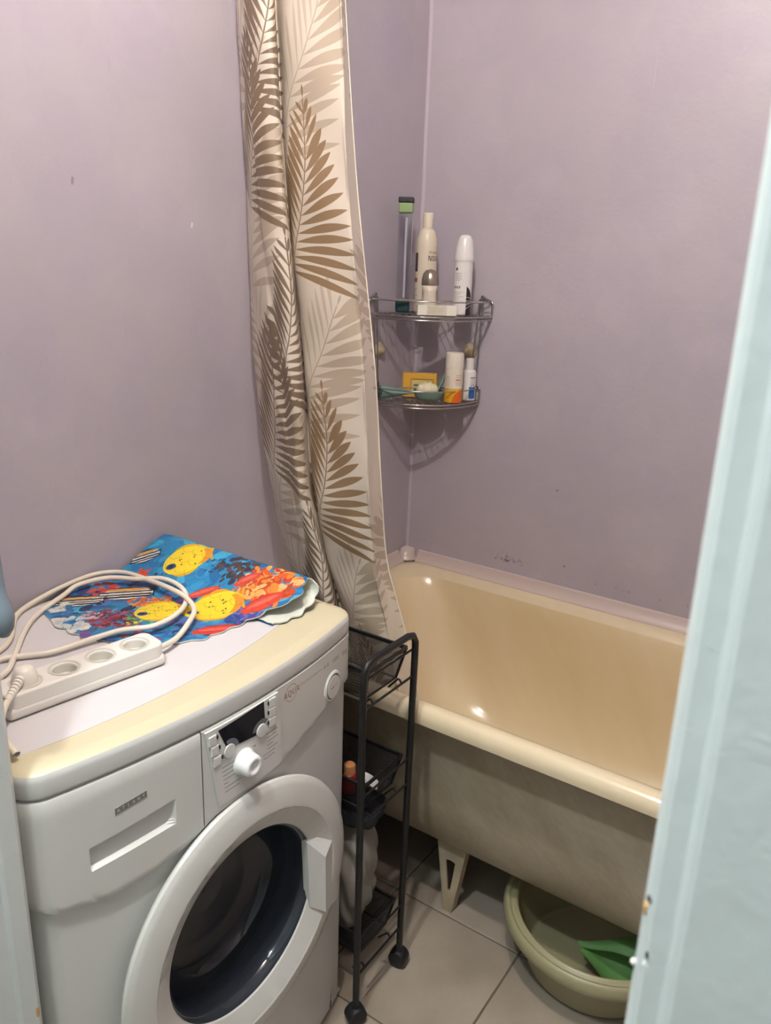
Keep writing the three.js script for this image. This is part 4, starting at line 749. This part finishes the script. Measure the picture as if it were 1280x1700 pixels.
// bottles and boxes on the shelf
{
  const y1 = SH[0].y + 0.0042, y2 = SH[1].y + 0.0042;
  // clear tube case
  const c = thing('tube_case', 'tall clear plastic case with green and black top on the upper shelf', 'case', [0.052, y1, 0.148], 0.5);
  const clear = phy(0xf4f5f8, 0.06, { transmission: 1, thickness: 0, ior: 1.45 });
  part('tube', move(rbox(0.034, 0.236, 0.034, 0.006), 0, 0.13, 0), clear, c);
  part('bottom_plug', move(rbox(0.0345, 0.032, 0.0345, 0.005), 0, 0.0165, 0), std(0x12383d, 0.4), c, 'dark teal bottom');
  part('top_plug', move(rbox(0.0345, 0.024, 0.0345, 0.004), 0, 0.246, 0), std(0x86a06c, 0.5), c, 'pale green collar');
  part('cap', move(rbox(0.037, 0.013, 0.037, 0.003), 0, 0.264, 0), std(0x1d1b1f, 0.5), c, 'black cap');
  part('insert', move(rbox(0.006, 0.19, 0.012, 0.002), 0.002, 0.13, 0), std(0xb9b7bf, 0.5), c);
  // shampoo bottle
  const sm = canvasTex(512, 512, g => { g.fillStyle = '#d3c8b4'; g.fillRect(0, 0, 512, 512); g.fillStyle = '#3d383a'; g.fillRect(128, 150, 58, 112); g.fillStyle = '#8c4246'; g.fillRect(124, 300, 62, 26); g.fillStyle = '#4a4442'; g.font = 'bold 42px sans-serif'; g.fillText('NSUM', 268, 196); g.font = 'italic 24px serif'; g.fillText('Protein', 272, 154); g.fillStyle = 'rgba(110,100,90,.6)'; for (let i = 0; i < 7; i++) g.fillRect(130, 362 + i * 14, 60 - (i % 3) * 14, 4); });
  const s = thing('shampoo_bottle', 'tall cream shampoo bottle with a narrow cap at the back of the upper shelf', 'bottle', [0.080, y1, 0.090], -2.593);
  part('bottle_body', lathe([[0, 0], [0.024, 0], [0.0265, 0.004], [0.027, 0.15], [0.0255, 0.178], [0.019, 0.196], [0.013, 0.203], [0, 0.204]], 40), std(0xffffff, 0.38, { map: sm }), s);
  part('cap', lathe([[0.0125, 0.202], [0.0132, 0.206], [0.0128, 0.236], [0.0105, 0.239], [0, 0.239]], 28), std(0xd8cdb9, 0.4), s);
  // roll-on
  const r = thing('roll_on_deodorant', 'short white roll-on deodorant with a domed silver cap in front of the shampoo', 'deodorant', [0.122, y1, 0.135]);
  part('bottle_body', lathe([[0, 0], [0.0205, 0], [0.0212, 0.004], [0.018, 0.03], [0.0165, 0.052], [0.0205, 0.068], [0, 0.069]], 32), std(0xd2c8b7, 0.35), r);
  part('cap', lathe([[0.0205, 0.068], [0.0215, 0.070], [0.021, 0.083], [0.018, 0.096], [0.011, 0.104], [0, 0.107]], 32), std(0xa79d8f, 0.28, { metalness: 0.9 }), r, 'domed silver cap');
  // antiperspirant spray
  const at = canvasTex(512, 512, g => { g.fillStyle = '#dcd8d6'; g.fillRect(0, 0, 512, 512); g.fillStyle = '#3e3c40'; g.font = 'bold 34px sans-serif'; g.fillText('MAX', 160, 262); g.beginPath(); g.arc(186, 82, 13, 0, 7); g.fill(); g.fillStyle = 'rgba(90,88,92,.6)'; for (let i = 0; i < 6; i++) g.fillRect(172, 118 + i * 13, 70 - (i % 2) * 16, 4); for (let i = 0; i < 8; i++) g.fillRect(160, 292 + i * 14, 100 - (i % 3) * 20, 3);
    g.fillStyle = '#1f1d21'; g.beginPath(); g.moveTo(290, 512); g.lineTo(290, 240); g.quadraticCurveTo(372, 300, 390, 512); g.fill(); g.strokeStyle = '#dcd8d6'; g.lineWidth = 5; for (let i = 0; i < 4; i++) { g.beginPath(); g.moveTo(280, 340 + i * 40); g.quadraticCurveTo(340, 340 + i * 20, 410, 380 + i * 18); g.stroke(); } });
  const a = thing('spray_can', 'white antiperspirant spray can with black swirl at the right of the upper shelf', 'spray can', [0.186, y1, 0.085], -2.593);
  part('can', lathe([[0, 0], [0.021, 0], [0.0225, 0.003], [0.0225, 0.112], [0.0215, 0.122], [0.0225, 0.13]], 40), std(0xffffff, 0.3, { map: at }), a);
  part('cap', lathe([[0.0232, 0.128], [0.0238, 0.135], [0.0215, 0.158], [0.0175, 0.178], [0.013, 0.186], [0.006, 0.189], [0, 0.189]], 36), std(0xdedad8, 0.25), a);
  // carton
  const bx = canvasTex(256, 64, g => { g.fillStyle = '#c9c4b0'; g.fillRect(0, 0, 256, 64); g.fillStyle = '#e0dccf'; g.fillRect(0, 0, 60, 64); g.fillRect(190, 0, 66, 64); g.fillStyle = 'rgba(150,142,118,.5)'; for (let i = 0; i < 4; i++) g.fillRect(70, 14 + i * 11, 100, 3); });
  const k = thing('carton', 'small pale carton lying along the front rail of the upper shelf', 'carton', [0.172, y1, 0.182], 0.72);
  part('box', move(rbox(0.095, 0.024, 0.022, 0.0015), 0, 0.0125, 0), std(0xffffff, 0.5, { map: bx }), k);
  part('flap', move(rbox(0.0015, 0.021, 0.019, 0.0005), 0.048, 0.0125, 0), std(0xd9d4c6, 0.5), k);

  // lower shelf
  const sbx = canvasTex(256, 128, g => { g.fillStyle = '#d9a53c'; g.fillRect(0, 0, 256, 128); g.strokeStyle = '#8a6a2c'; g.lineWidth = 5; g.strokeRect(60, 30, 170, 80); g.fillStyle = '#cbbd80'; g.fillRect(66, 36, 158, 70); g.fillStyle = '#6a6a4a'; g.fillRect(80, 58, 50, 10); });
  const sb = thing('soap_box', 'yellow soap box standing at the back of the lower shelf', 'box', [0.075, y2, 0.085], 0.55);
  part('box', move(rbox(0.088, 0.062, 0.03, 0.002), 0, 0.0315, 0), std(0xffffff, 0.5, { map: sbx }), sb);
  part('flap', move(rbox(0.0016, 0.056, 0.026, 0.0005), -0.0445, 0.0315, 0), std(0xcf9a34, 0.55), sb);
  const teal = std(0x6f8a80, 0.4);
  const dish = thing('soap_dish', 'grey-green oval soap dish on the lower shelf', 'soap dish', [0.126, y2, 0.120], 0.65);
  const dg = lathe([[0, 0.002], [0.024, 0.001], [0.036, 0.010], [0.042, 0.024], [0.0435, 0.0245], [0.038, 0.008], [0.026, -0.0012], [0, -0.0008]], 40); dg.scale(0.96, 1, 0.74);
  part('bowl', move(dg, 0, 0.002, 0), teal, dish);
  const lip = lathe([[0, 0], [0.03, 0], [0.036, 0.004], [0.03, 0.007], [0, 0.008]], 32); lip.scale(1, 1, 0.7).rotateZ(1.15).translate(0.03, 0.034, -0.02); part('cover', lip, teal, dish, 'tilted green cover');
  const soap = thing('soap', 'cream ribbed bar of soap resting in the grey-green dish', 'soap', [0.121, y2 + 0.0045, 0.121], 0.65);
  const sg = new THREE.SphereGeometry(1, 48, 32), sp = sg.attributes.position;
  for (let i = 0; i < sp.count; i++) { const x = sp.getX(i), yy = sp.getY(i), z = sp.getZ(i), f = 1 - 0.13 * Math.abs(Math.cos(x * 6.2)); sp.setXYZ(i, x * 0.029, 0.022 + yy * 0.0215 * f, z * 0.018 * f); }
  sg.computeVertexNormals(); part('bar', sg, std(0xd8d0b2, 0.45), soap);
  const tp = thing('cream_tube', 'grey-green squeezed tube lying at the left end of the lower shelf', 'tube', [0.066, y2, 0.176], 0.45);
  const tg = grid(32, 24, (u, v) => { const an = u * Math.PI * 2, w = 0.015 + 0.006 * v, h = 0.0175 * (1 - v) + 0.0014; return [-0.042 + v * 0.085, 0.0192 + Math.sin(an) * h + 0.003 * v, Math.cos(an) * w]; });
  part('tube_body', tg, teal, tp); part('cap', move(new THREE.CylinderGeometry(0.0155, 0.0155, 0.02, 24).rotateZ(Math.PI / 2), -0.048, 0.0192, 0), std(0x2f3a38, 0.5), tp, 'dark screw cap');
  const ct = canvasTex(512, 256, g => { g.fillStyle = '#dcd2c0'; g.fillRect(0, 0, 512, 256); g.fillStyle = '#e0a524'; g.fillRect(0, 150, 512, 106); g.fillStyle = '#d9661f'; g.beginPath(); g.moveTo(240, 256); g.quadraticCurveTo(250, 160, 370, 158); g.lineTo(512, 256); g.fill(); g.fillStyle = '#c4552c'; g.fillRect(270, 80, 56, 7); g.fillStyle = 'rgba(120,110,100,.6)'; for (let i = 0; i < 6; i++) { g.fillRect(160, 62 + i * 13, 56, 4); if (i !== 2) g.fillRect(270, 50 + i * 14, 70, 4); } });
  const fo = thing('shaving_foam', 'white aerosol can with yellow and orange base on the lower shelf', 'spray can', [0.182, y2, 0.095], -2.593);
  part('can', lathe([[0, 0], [0.0215, 0], [0.0228, 0.002], [0.0228, 0.085], [0.0215, 0.088]], 40), std(0xffffff, 0.32, { map: ct }), fo);
  part('cap', lathe([[0.0225, 0.087], [0.0233, 0.089], [0.0225, 0.121], [0.0205, 0.125], [0, 0.1265]], 36), std(0xdcd4c6, 0.35), fo);
  const lt = canvasTex(256, 256, g => { g.fillStyle = '#dcd9d4'; g.fillRect(0, 0, 256, 256); g.fillStyle = '#2f62a4'; g.fillRect(128, 140, 44, 100); g.fillStyle = '#4a4a50'; g.fillRect(134, 60, 40, 7); g.fillStyle = 'rgba(80,80,90,.6)'; for (let i = 0; i < 4; i++) g.fillRect(134, 76 + i * 13, 34, 4); g.strokeStyle = '#5a6a84'; g.lineWidth = 5; g.beginPath(); g.arc(150, 140, 14, 3.1, 6.3); g.stroke(); });
  const wb = thing('lotion_bottle', 'small white bottle with a blue label at the right end of the lower shelf', 'bottle', [0.193, y2, 0.034], -2.593);
  part('bottle_body', lathe([[0, 0], [0.0165, 0], [0.018, 0.003], [0.018, 0.072], [0.015, 0.077], [0.010, 0.079]], 36), std(0xffffff, 0.32, { map: lt }), wb);
  part('cap', lathe([[0.0105, 0.078], [0.011, 0.08], [0.0105, 0.106], [0.009, 0.1075], [0, 0.108]], 28), std(0xd6d2cc, 0.35), wb);
}

// ---------------------------------------------------------------- plastic basin under the tub edge
{
  const t = thing('plastic_basin', 'round olive plastic basin pushed half under the tub', 'basin', [0.825, 0.0005, 0.477]);
  const pl = phy(0x9c9674, 0.42, { transmission: 0.06, thickness: 0 });
  part('bowl', lathe([[0, 0.001], [0.13, 0], [0.138, 0.002], [0.145, 0.01], [0.172, 0.108], [0.175, 0.115], [0.172, 0.1145], [0.168, 0.107], [0.142, 0.013], [0.134, 0.005], [0, 0.004]], 96), pl, t);
  part('rim', lathe([[0.169, 0.107], [0.174, 0.110], [0.194, 0.108], [0.200, 0.112], [0.2015, 0.124], [0.199, 0.134], [0.194, 0.1395], [0.190, 0.1395], [0.186, 0.1335], [0.183, 0.1325], [0.180, 0.1345], [0.177, 0.1385], [0.173, 0.138], [0.170, 0.133], [0.168, 0.12], [0.168, 0.107], [0.169, 0.107]], 96), pl, t);
  const cl = thing('scrubbing_cloth', 'green curled cloth lying inside the olive basin', 'cloth', [0.882, 0.006, 0.515], 0.1);
  const fold = new THREE.CatmullRomCurve3([V(0, 0.052, 0.085), V(0, 0.030, 0.045), V(0, 0.030, -0.01), V(0, 0.070, -0.045), V(0, 0.108, -0.035), V(0, 0.118, 0.0), V(0, 0.108, 0.02)]);
  const f = (u, v, o) => { const p = fold.getPoint(v), w = Math.min(1, 0.12 + 1.5 * u); return [-0.075 + u * 0.19 + 0.006 * Math.sin(v * 7), 0.072 + (p.y - 0.072) * w + o + 0.003 * Math.sin(u * 11 + v * 4), 0.012 + (p.z - 0.012) * w]; };
  part('sheet', [grid(30, 24, (u, v) => f(u, v, 0)), grid(30, 24, (u, v) => f(u, v, 0.0025))], std(0x62904f, 0.6), cl);
}

scene.traverse(o => { if (o.isMesh) { o.castShadow = true; o.receiveShadow = true; } });
renderer.render(scene, camera);
